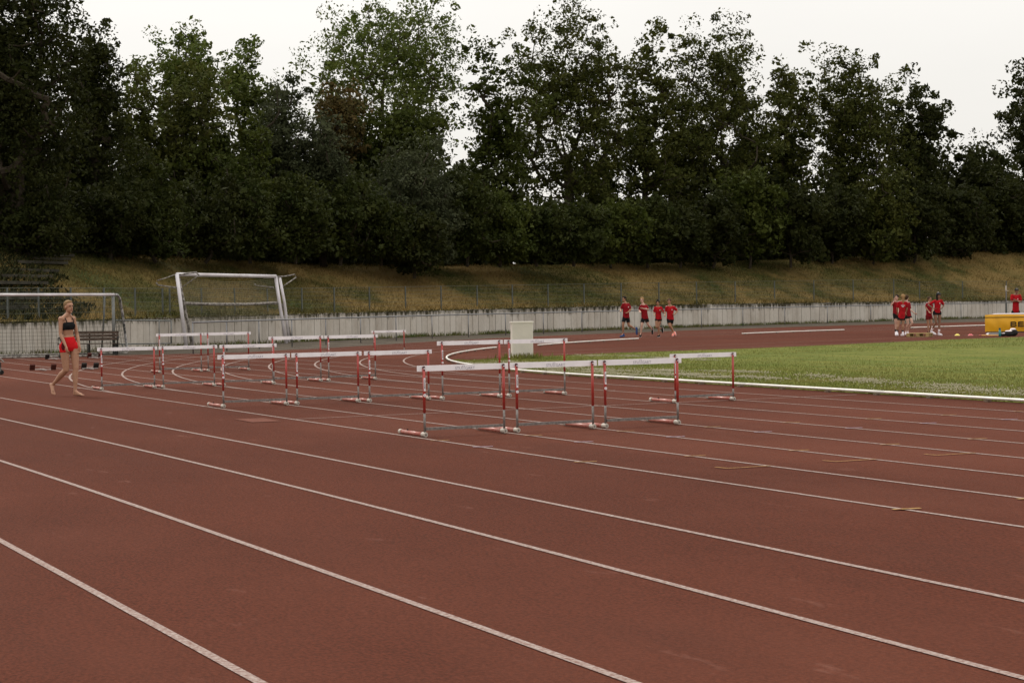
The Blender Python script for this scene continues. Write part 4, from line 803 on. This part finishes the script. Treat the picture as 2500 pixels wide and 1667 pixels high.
def figure(px, py, S, x0, y0, label, J, face, hair, shirt=None, shorts=None, shoes=None, sk=S_f, k=1., vox=.0115, shirt_len=.0, sleeve=.55, short_len=.5, shirtm=None, shortm=None, shoem=None, shoulders_white=False, sock=None, group=None, female=False, legk=1., armk=1., sidev=None, extra=None, dep=None, hs=1., yaw_off=0.):
    """J: joints in crop pixels (x, y, depth metres); S pixels per metre, (x0, y0) the ground origin"""
    loc = G(px, py) if dep is None else dep
    root = empty('person', loc, YAW, label, 'person', group)
    P = {a: np.array([(v[0]-x0)/S, v[2] if len(v) > 2 else 0., (y0-v[1])/S]) for a, v in J.items()}
    shl, shr, hl, hr = P['shL'], P['shR'], P['hipL'], P['hipR']; sh = (shl+shr)/2; pe = (hl+hr)/2
    lat = unit(shr-shl); latp = unit(hr-hl); spine = unit(sh-pe)
    f = np.array([math.sin(math.radians(face)), -math.cos(math.radians(face)), 0]); fr = np.array([-f[1], f[0], 0])
    body = MB(); t_ = lambda u, o=0: lerp(pe, sh, u)
    tp = [pe-spine*.09, pe-spine*.02, t_(.15), t_(.42), t_(.65), t_(.86), t_(1.0)+spine*.01]
    hw_ = np.array([.09, .145, .145, .112, .128, .150, .10])*k*(np.array([1, 1.05, 1.0, .90, .86, .82, .80]) if female else 1)
    dp_ = np.array([.08, .10, .10, .085, .10, .10, .06])*k*(np.array([1, 1.08, 1, .9, .92, .98, 1]) if female else 1)
    body.tube(tp, hw_, 16, lat=lat, rad2=dp_)
    hd = P['head']; body.capsule(sh-spine*.02, hd+np.array([0, 0, -.07*hs])-f*.02, .056*k**.5*(.85 if female else 1), .050*(.88 if female else 1), 12)
    for s_, t2 in ((shl, 'L'), (shr, 'R')):
        body.capsule(lerp(s_, sh, .45)-spine*.01, s_, .055*k, .052*k, 10)
        el, wr = P['el'+t2], P['wr'+t2]; ar = (.87 if female else 1.)*armk
        body.capsule(lerp(sh, hd, .42), lerp(s_, sh, .18), .042*k, .040*k, 10)
        body.capsule(s_, lerp(s_, el, .45), .050*k*ar, .045*k*ar, 10); body.capsule(lerp(s_, el, .45), el, .045*k*ar, .036*k*ar, 10)
        body.capsule(el, lerp(el, wr, .3), .036*k*ar, .038*k*ar, 10); body.capsule(lerp(el, wr, .3), wr, .038*k*ar, .024*k*ar, 10)
        hdv = P.get('hd'+t2, wr+unit(wr-el)*.1)-wr; hand(body, wr, hdv, (fr if sidev is None else np.array(sidev, float)), pe+spine*.2+f*.3-wr, .95*hs, 1.25 if vox > .009 else 1.)
    for h_, t2 in ((hl, 'L'), (hr, 'R')):
        kn, an_, toe = P['kn'+t2], P['an'+t2], P['toe'+t2]; he = P.get('heel'+t2, an_+(an_-kn)*0-unit(toe-an_)*.03+np.array([0, 0, -.045]))
        body.capsule(h_, lerp(h_, kn, .35), .086*k*legk, .080*k*legk, 12); body.capsule(lerp(h_, kn, .35), kn, .080*k*legk, .054*k*legk, 12)
        cb = unit(np.cross(np.cross(kn-an_, f), kn-an_)); m1 = lerp(kn, an_, .30)-f*.012
        body.capsule(kn, m1, .050*k*legk, .055*k*legk, 12); body.capsule(m1, lerp(kn, an_, .65), .055*k*legk, .040*k*legk, 12); body.capsule(lerp(kn, an_, .65), an_, .038*k, .031*k, 12)
        body.capsule(an_, he, .032*k, .030*k, 10); ball = lerp(he, toe, .68); body.capsule(he, ball+np.array([0, 0, .006]), .030*k, .032*k, 10); body.capsule(an_, ball, .030*k, .026*k, 10)
        if shoes is None:
            ft = unit(toe-he); sdv = unit(np.cross(ft, [0, 0, 1]))
            for i in range(5): body.capsule(ball+sdv*(i-2)*.014, toe+sdv*(i-2)*.015-ft*abs(i-1)*.006, .012, .009, 6)
        else: body.capsule(ball, toe, .030*k, .02*k, 10)
    R = np.stack([fr, -f, [0, 0, 1]], 1)
    body.ell(hd+np.array([0, 0, .025])*hs-f*.012*hs, (.074*hs, .094*hs, .088*hs), 16, 12, R); body.ell(hd+np.array([0, 0, -.045])*hs+f*.018*hs, (.056*hs, .066*hs, .070*hs), 14, 10, R)
    body.capsule(hd+f*.082*hs+np.array([0, 0, .012])*hs, hd+f*.100*hs+np.array([0, 0, -.022])*hs, .009*hs, .013*hs, 8)
    body.ell(hd+f*.068*hs+np.array([0, 0, -.098])*hs, (.022*hs, .018*hs, .018*hs), 8, 6, R); body.ell(hd+f*.078*hs+np.array([0, 0, .036])*hs, (.045*hs, .012*hs, .010*hs), 8, 6, R)
    for s_ in (-1, 1): body.ell(hd+fr*s_*.076*hs-f*.006*hs+np.array([0, 0, -.008])*hs, (.010*hs, .020*hs, .030*hs), 8, 6, R)
    remesh(body, vox, sk, 'body', root, 3)
    for s_ in (-1, 1):
        q = MB(); q.ell(hd+f*.079*hs+fr*s_*.030*hs+np.array([0, 0, .014])*hs, (.0145*hs, .010*hs, .0075*hs), 8, 6, R); q.build('eye', M_cap if vox > .009 else mat('eye_dark', (.06, .04, .03), .3), root, True)
        q = MB(); q.ell(hd+f*.084*hs+fr*s_*.032*hs+np.array([0, 0, .034])*hs, (.014*hs, .008*hs, .004*hs), 8, 6, R); q.build('eyebrow', hair, root, True)
    q = MB(); q.ell(hd+f*.083*hs+np.array([0, 0, -.060])*hs, (.023*hs, .008*hs, .0075*hs), 8, 6, R); q.build('mouth', mat('lips', (.30, .08, .07), .5), root, True)
    hk = 1.0 if vox < .009 else 1.13; hq = MB(); hq.ell(hd+np.array([0, 0, .045])*hs-f*.030*hs, (.083*hs*hk, .092*hs*hk, .084*hs*hk), 14, 10, R); hq.ell(hd+np.array([0, 0, .005])*hs-f*.052*hs, (.075*hs, .062*hs, .085*hs), 12, 8, R)
    hq.ell(hd+np.array([0, 0, .094])*hs+f*.020*hs, (.060*hs, .050*hs, .024*hs), 12, 8, R)
    if extra: extra(hq, hd, f, fr, P, root, R)
    remesh(hq, .012, hair, 'hair', root, 2)
    if shirt is not None:
        q = MB(); lo = shirt_len; w_ = .030
        pts = [t_(lo)-spine*.02, t_(lo)+spine*.0, t_(max(lo+.05, .30)), t_(.5), t_(.75), t_(.9), t_(1.0)+spine*.012, t_(1.0)+spine*.035]
        q.tube(pts, np.array([.165, .166, .150, .146, .158, .160, .110, .066])*k*(.94 if female else 1), 18, lat=lat, rad2=np.array([.125, .125, .118, .116, .126, .118, .080, .062])*k)
        for s_, t2 in ((shl, 'L'), (shr, 'R')):
            el = P['el'+t2]; q.capsule(lerp(s_, sh, .4), s_, .066*k, .066*k, 10); q.capsule(s_, lerp(s_, el, sleeve+.25), .064*k, .062*k, 12, flat1=True)
        o_ = remesh(q, .014, shirt, 'shirt', root, 2)
        if shoulders_white:
            for s_, t2 in ((shl, 'L'), (shr, 'R')):
                q = MB(); q.tube([lerp(sh, s_, .55)+spine*.052, s_+spine*.054+(s_-sh)*.1, s_+spine*.03+(s_-sh)*.38], [.020, .026, .012], 8, lat=f, rad2=.012); q.build('shoulder_panel', K_print, root, True)
        if shoulders_white != 'none':
            tf = unit(np.cross(lat, spine)); tf = tf if tf @ f >= 0 or shirtm == 'back' else tf
            if tf[1] > 0: tf = -tf
            cpt = t_(.80)+tf*.128*k+lat*.055*k
            q = MB(); q.ell(cpt, (.026*k, .010, .026*k), 8, 6, np.stack([lat, tf, spine], 1)); q.ell(cpt-spine*.022, (.014*k, .010, .022*k), 6, 4, np.stack([lat, tf, spine], 1))
            if shirtm != 'back': remesh(q, .008, K_print, 'chest_emblem', root, 1)
            else:
                q = MB(); c0 = t_(.80)+tf*.135*k; RR = np.stack([lat, -tf, spine], 1)
                for ww, zz in ((.02, .055), (.16, .02), (.15, 0.0), (.09, -.03), (.07, -.05)): q.box(c0+spine*zz, (ww, .012, .013), RR)
                q.build('back_print', K_print, root)
    if shorts is not None:
        q = MB(); q.tube([pe-spine*.08, pe-spine*.02, t_(.12), t_(.28)], np.array([.12, .158, .150, .132])*k, 16, lat=lat, rad2=np.array([.105, .118, .115, .10])*k)
        for h_, t2 in ((hl, 'L'), (hr, 'R')): kn = P['kn'+t2]; q.capsule(h_, lerp(h_, kn, short_len), .094*k, (.088 if short_len > .45 else .094)*k, 14, flat1=True)
        remesh(q, .013, shorts, 'shorts', root, 2)
    if shoes is not None:
        for t2 in 'LR':
            kn, an_, toe = P['kn'+t2], P['an'+t2], P['toe'+t2]; he = P.get('heel'+t2, an_-unit(toe-an_)*.03+np.array([0, 0, -.045])); up = unit(np.cross(np.cross(toe-he, an_-he), toe-he))
            q = MB(); ball = lerp(he, toe, .65); q.capsule(an_, he, .042, .040, 10, flat0=True); q.capsule(he, ball, .042, .046, 10); q.capsule(ball, toe, .046, .032, 10); q.capsule(lerp(an_, he, .4), ball, .042, .034, 10)
            sm = shoes[0] if isinstance(shoes, tuple) else shoes; so = remesh(q, .011, sm, 'shoe', root, 1)
            q = MB(); q.tube([he-unit(toe-he)*.03-up*.030, ball-up*.034, toe+unit(toe-he)*.02-up*.026], [.036, .042, .026], 10, lat=np.cross(up, toe-he), rad2=.014); q.build('sole', shoes[1] if isinstance(shoes, tuple) else K_print, so, True)
            if sock is not None: q = MB(); q.tube([lerp(an_, kn, -.05), lerp(an_, kn, .22)], [.040, .043], 10); q.build('sock', sock, root, True)
    return root, P
H_blond = mat('hair_blond', (.27, .17, .085), .7, var=.4, vscale=60); H_dark = mat('hair_dark', (.018, .013, .010), .7); H_brown = mat('hair_brown', (.075, .045, .025), .7, var=.4, vscale=50); H_sand = mat('hair_sandy', (.33, .20, .09), .7, var=.3, vscale=60)

# the walking woman (crop 896x1568 of 160x280, 742 px per metre)
def bun(hq, hd, f, fr, P, root, R): hq.ell(hd-f*.115+np.array([0, 0, .045]), (.040, .036, .040), 10, 8, R)
K_wred = mat('sports_red', (.56, .012, .016), .7, var=.2, vscale=8)
Jw = dict(head=(524, 232, 0), shL=(430, 394, -.10), shR=(560, 392, .10), hipL=(455, 770, -.04), hipR=(572, 765, .05),
          elL=(425, 600, -.13), wrL=(508, 765, -.20), hdL=(528, 850, -.22), elR=(606, 610, .12), wrR=(652, 770, .02), hdR=(668, 860, .0),
          knL=(478, 1085, -.05), anL=(258, 1290, .12), heelL=(232, 1285, .14), toeL=(290, 1420, .02),
          knR=(598, 1070, .0), anR=(588, 1375, -.02), heelR=(577, 1412, 0), toeR=(715, 1428, -.12))
wroot, WPt = figure(185, 966, 742, 592, 1440, 'barefoot blonde woman in black sports top and red shorts walking beside the hurdles', Jw, 48, H_blond, sk=S_f, k=.98, vox=.0085, female=True, extra=bun, hs=1.0, legk=1.06, armk=1.06, sidev=(.75, -.6, .3))
sh_ = (WPt['shL']+WPt['shR'])/2; pe_ = (WPt['hipL']+WPt['hipR'])/2; lat_ = unit(WPt['shR']-WPt['shL']); sp_ = unit(sh_-pe_); ff = unit(np.cross(lat_, sp_)); ff = ff if ff[1] < 0 else -ff
q = MB(); q.tube([lerp(pe_, sh_, .60), lerp(pe_, sh_, .68), lerp(pe_, sh_, .80), lerp(pe_, sh_, .88)], np.array([.124, .130, .136, .118]), 18, lat=lat_, rad2=np.array([.104, .118, .120, .098])); q.ell(lerp(pe_, sh_, .74)+ff*.075-lat_*.055, (.055, .045, .055), rot=None); q.ell(lerp(pe_, sh_, .74)+ff*.075+lat_*.055, (.055, .045, .055))
remesh(q, .009, K_blk, 'sports_top', wroot, 3)
for s_ in (-1, 1):
    q = MB(); q.tube([lerp(pe_, sh_, .86)+ff*.098+lat_*s_*.075, lerp(pe_, sh_, .98)+ff*.07+lat_*s_*.078, sh_+sp_*.060+lat_*s_*.070, lerp(pe_, sh_, .93)-ff*.095+lat_*s_*.05], .009, 6, lat=lat_); q.build('strap', K_blk, wroot, True)
q = MB(); q.tube([pe_-sp_*.09, pe_-sp_*.02, lerp(pe_, sh_, .15), lerp(pe_, sh_, .34)], np.array([.10, .150, .146, .113]), 18, lat=lat_, rad2=np.array([.095, .112, .108, .091]))
for t2, u_ in (('L', .25), ('R', .15)): q.capsule(WPt['hip'+t2], lerp(WPt['hip'+t2], WPt['kn'+t2], u_), .094, .090, 16, flat1=True)
sho = remesh(q, .009, K_wred, 'shorts', wroot, 3)
q = MB(); q.ell(WPt['hipL']+np.array([.004, -.088, .005]), (.036, .014, .075)); q.build('side_patch', mat('patch_dark', (.10, .012, .014), .8), sho, True)

KS = dict(group='runners in red shirts on the far bend')
# four runners, crop origin 1480,690, scale 9.8
RS = 541.
def rpx_(cx, cy): return 1480+cx/9.8, 690+cy/9.8
blue = (mat('shoe_blue', (.03, .07, .20), .6), mat('sole_blue', (.02, .04, .10), .6)); blk = (K_blk, K_print); wht = (mat('shoe_white', (.72, .68, .72), .6), K_print); org = (mat('shoe_orange', (.75, .25, .2), .6), K_print)
figure(*rpx_(470, 1300), RS, 470, 1300, 'leading dark-haired runner in red shirt and blue shoes', dict(head=(440, 390, 0), shL=(425, 515, -.04), shR=(545, 520, .06), hipL=(440, 835, -.03), hipR=(520, 835, .03),
    elL=(365, 635, .10), wrL=(355, 660, -.16), elR=(602, 640, .05), wrR=(515, 712, -.15), hdR=(450, 735, -.2), knL=(405, 1005, -.08), anL=(405, 1215, .0), toeL=(335, 1282, -.10), heelL=(425, 1270, .02), knR=(545, 1020, .02), anR=(705, 1110, .20), heelR=(735, 1085, .22), toeR=(738, 1240, .18)),
    -42, H_dark, shirt=K_dred, shorts=K_blk, shoes=blue, sk=S_t, shoulders_white=True, short_len=.62, **KS)
figure(*rpx_(880, 1300), RS, 880, 1300, 'sandy-haired runner with forearm across his chest, second from left', dict(head=(868, 420, 0), shL=(845, 560, -.02), shR=(965, 560, .05), hipL=(890, 865, -.03), hipR=(972, 865, .03),
    elL=(800, 670, .06), wrL=(815, 690, -.16), elR=(1018, 650, .02), wrR=(880, 622, -.18), hdR=(830, 600, -.2), knL=(852, 1020, -.08), anL=(828, 1215, -.02), toeL=(805, 1285, -.16), heelL=(825, 1255, .0), knR=(1005, 1010, .02), anR=(1105, 1115, .20), heelR=(1118, 1100, .24), toeR=(1112, 1225, .20)),
    -18, H_sand, shirt=K_dred, shorts=K_blk, shoes=blk, sk=S_p, shoulders_white=True, short_len=.58, **KS)
def topbun(hq, hd, f, fr, P, root, R): hq.ell(hd-f*.02+np.array([0, 0, .135]), (.05, .05, .05), 10, 8, R)
figure(*rpx_(1250, 1300), RS*1.0, 1250, 1300, 'runner with dark hair tied on top and bare thighs, third from left', dict(head=(1243, 500, 0), shL=(1185, 610, .0), shR=(1320, 610, .03), hipL=(1220, 880, 0), hipR=(1292, 880, .02),
    elL=(1155, 720, .08), wrL=(1165, 775, -.1), elR=(1390, 740, .05), wrR=(1330, 690, -.14), hdR=(1305, 650, -.2), knL=(1205, 1060, -.08), anL=(1330, 1100, .22), heelL=(1350, 1085, .25), toeL=(1358, 1190, .2), knR=(1250, 1060, -.05), anR=(1265, 1235, 0), toeR=(1225, 1285, -.12), heelR=(1270, 1275, .02)),
    -8, H_dark, shirt=K_red, shorts=K_blk, shoes=blk, sk=S_t, female=True, short_len=.22, k=.95, hs=.95, extra=topbun, **KS)
figure(*rpx_(1560, 1300), RS, 1560, 1300, 'runner at the right end of the four with white shoulder panels and orange shoes', dict(head=(1520, 465, 0), shL=(1460, 600, -.02), shR=(1620, 600, .02), hipL=(1500, 885, -.02), hipR=(1578, 885, .02),
    elL=(1435, 710, .06), wrL=(1415, 775, -.1), elR=(1715, 690, .06), wrR=(1640, 770, -.12), hdR=(1595, 775, -.2), knL=(1520, 1035, -.12), anL=(1610, 1180, .06), heelL=(1620, 1215, .1), toeL=(1580, 1270, -.05), knR=(1545, 1045, .02), anR=(1625, 1195, .2), heelR=(1640, 1190, .24), toeR=(1660, 1260, .12)),
    -12, H_brown, shirt=K_red, shorts=K_blk, shoes=org, sk=S_t, shoulders_white=True, short_len=.6, **KS)
# children by the pallet, crop origin 2100,680 scale 9.8
KC = dict(group='children in red shirts by the pallet'); CS = 568.
def cpx_(cx, cy): return 2100+cx/9.8, 680+cy/9.8
figure(2187, 818.5, CS, 875, 1360, 'child at the left of the group lifting a hand to the face', dict(head=(905, 470, .0), shL=(830, 590, -.02), shR=(930, 600, .1), hipL=(850, 860, 0), hipR=(910, 860, .08),
    elL=(770, 655, -.05), wrL=(840, 545, -.12), hdL=(850, 490, -.14), elR=(945, 700, .1), wrR=(940, 780, 0), knL=(872, 1060, -.02), anL=(878, 1265, .02), toeL=(862, 1345, -.14), heelL=(880, 1335, .0), knR=(925, 1070, .05), anR=(925, 1275, .1), toeR=(915, 1345, .0), heelR=(930, 1335, .15)),
    -30, H_dark, shirt=K_dred, shorts=K_blk, shoes=wht, sock=K_blk, sk=S_p, k=.82, hs=.93, short_len=.55, shoulders_white='none', **KC)
def pony(hq, hd, f, fr, P, root, R):
    hq.ell(hd-f*.105+np.array([0, 0, .03]), (.035, .035, .04), 8, 6, R); hq.capsule(hd-f*.12+np.array([0, 0, .02]), hd-f*.15+np.array([-.015, 0, -.24]), .036, .018, 8)
figure(2200, 819.6, CS, 985, 1370, 'child with a blonde ponytail and printed red shirt seen from behind', dict(head=(1040, 480, 0), shL=(945, 600, 0), shR=(1110, 605, 0), hipL=(955, 960, 0), hipR=(1040, 960, 0),
    elL=(905, 740, .06), wrL=(925, 850, .16), elR=(1135, 740, .06), wrR=(1120, 850, .16), knL=(925, 1110, -.03), anL=(880, 1270, .0), toeL=(870, 1345, -.02), heelL=(882, 1345, -.12), knR=(1030, 1110, 0), anR=(1022, 1275, 0), toeR=(1000, 1350, .1), heelR=(1030, 1350, -.06)),
    172, H_sand, shirt=K_red, shorts=K_blk, shoes=wht, sock=K_blk, sk=S_f, k=.88, hs=.98, shirt_len=-.02, short_len=.35, shirtm='back', shoulders_white=True, extra=pony, **KC)
figure(2218, 817.5, CS, 1140, 1345, 'child behind the ponytail girl reaching a hand over the pallet', dict(head=(1135, 470, .2), shL=(1095, 595, .2), shR=(1195, 600, .25), hipL=(1130, 900, .2), hipR=(1200, 900, .25),
    elL=(1095, 720, .25), wrL=(1100, 800, .2), elR=(1215, 755, .2), wrR=(1300, 835, .1), hdR=(1335, 860, .1), knL=(1150, 1090, .15), anL=(1120, 1265, .3), toeL=(1130, 1330, .2), heelL=(1115, 1320, .33), knR=(1245, 1060, .1), anR=(1160, 1250, .3), toeR=(1180, 1320, .2), heelR=(1150, 1310, .33)),
    140, H_brown, shirt=K_dred, shorts=K_blk, shoes=wht, sk=S_p, k=.84, hs=.98, short_len=.35, shoulders_white='none', **KC)
figure(2271, 816, CS, 1680, 1335, 'child in dark red shorts standing behind the girl with the cap', dict(head=(1712, 500, .25), shL=(1640, 610, .2), shR=(1745, 610, .25), hipL=(1640, 900, .2), hipR=(1725, 900, .25),
    elL=(1600, 700, .15), wrL=(1660, 790, .05), elR=(1780, 710, .25), wrR=(1760, 800, .1), knL=(1660, 1090, .2), anL=(1668, 1270, .2), toeL=(1690, 1320, .08), heelL=(1665, 1320, .25), knR=(1735, 1080, .2), anR=(1715, 1250, .3), toeR=(1730, 1315, .2), heelR=(1710, 1310, .35)),
    20, H_brown, shirt=K_dred, shorts=mat('shorts_dark_red', (.14, .012, .014), .85), shoes=blk, sk=S_f, k=.82, hs=.93, short_len=.45, shoulders_white='none', **KC)
def longhair(hq, hd, f, fr, P, root, R):
    hq.capsule(hd-fr*.06-f*.03, hd-fr*.085+np.array([0, 0, -.34]), .05, .035, 8)
    q_ = MB(); q_.ell(hd+np.array([0, 0, .075])-f*.01, (.090, .105, .070), 12, 8, R); q_.ell(hd+np.array([0, 0, .062])+f*.11, (.062, .065, .012), 10, 6, R); remesh(q_, .012, mat('cap_dark', (.03, .035, .035), .7), 'cap', root, 1)
    q_ = MB(); q_.ell(hd+np.array([-.02, 0, .140]), (.025, .02, .016), 8, 6); q_.build('cap_button', K_print, root, True)
figure(2288, 818.5, CS, 1840, 1357, 'girl in a dark cap with long hair, hands on hips, white socks', dict(head=(1885, 445, 0), shL=(1790, 565, 0), shR=(1945, 560, .02), hipL=(1790, 830, 0), hipR=(1900, 830, .02),
    elL=(1640, 655, .0), wrL=(1760, 740, -.10), hdL=(1820, 745, -.14), elR=(2010, 670, .06), wrR=(1935, 745, -.04), hdR=(1910, 735, -.1), knL=(1815, 1060, -.05), anL=(1725, 1235, .1), toeL=(1800, 1330, -.04), heelL=(1722, 1275, .12), knR=(1898, 1050, 0), anR=(1885, 1270, 0), toeR=(1930, 1345, -.12), heelR=(1880, 1335, .02)),
    25, H_dark, shirt=K_red, shorts=K_blk, shoes=wht, sock=K_print, sk=S_d, k=.92, hs=.98, female=True, short_len=.25, extra=longhair, **KC)
# man with crossed arms behind the mat, crop origin 2300,680 scale 9.8
def cap(hq, hd, f, fr, P, root, R):
    q_ = MB(); q_.ell(hd+np.array([0, 0, .07])-f*.01, (.090, .105, .072), 12, 8, R); q_.ell(hd+np.array([0, 0, .055])+f*.12, (.062, .07, .012), 10, 6, R); remesh(q_, .012, mat('cap_dark', (.03, .035, .035), .7), 'cap', root, 1)
    q_ = MB(); q_.ell(hd+np.array([0, 0, .115])+f*.06, (.03, .012, .012), 8, 6, R); q_.build('cap_mark', K_print, root, True)
g_ = G(2481, 800); MS = 9.8*F_PX/88.5
loc_ = DP(2481, 800, 88.5); gz = loc_[2]
loc_ = np.array([loc_[0], loc_[1], 0.]); y_foot = 680+0
fy = float(PR(loc_)[1]); yy0 = (fy-680)*9.8
H0c = (yy0-190)/MS
figure(2481, fy, MS, 1755, yy0, 'man in a dark cap with folded arms behind the yellow mat', dict(head=(1775, 300, 0), shL=(1660, 410, 0), shR=(1850, 415, 0), hipL=(1690, 800, 0), hipR=(1800, 800, 0),
    elL=(1635, 545, -.05), wrL=(1780, 545, -.22), hdL=(1830, 550, -.24), elR=(1875, 560, -.05), wrR=(1720, 520, -.25), hdR=(1670, 500, -.25), knL=(1690, (800+yy0)/2, -.02), anL=(1690, yy0-45, 0), toeL=(1680, yy0-15, -.15), heelL=(1690, yy0-18, .02), knR=(1805, (800+yy0)/2, -.02), anR=(1805, yy0-45, 0), toeR=(1815, yy0-15, -.15), heelR=(1805, yy0-18, .02)),
    -5, H_dark, shirt=K_red, shorts=K_blk, shoes=wht, sk=S_d, k=1.02, hs=1.08, extra=cap, dep=loc_)
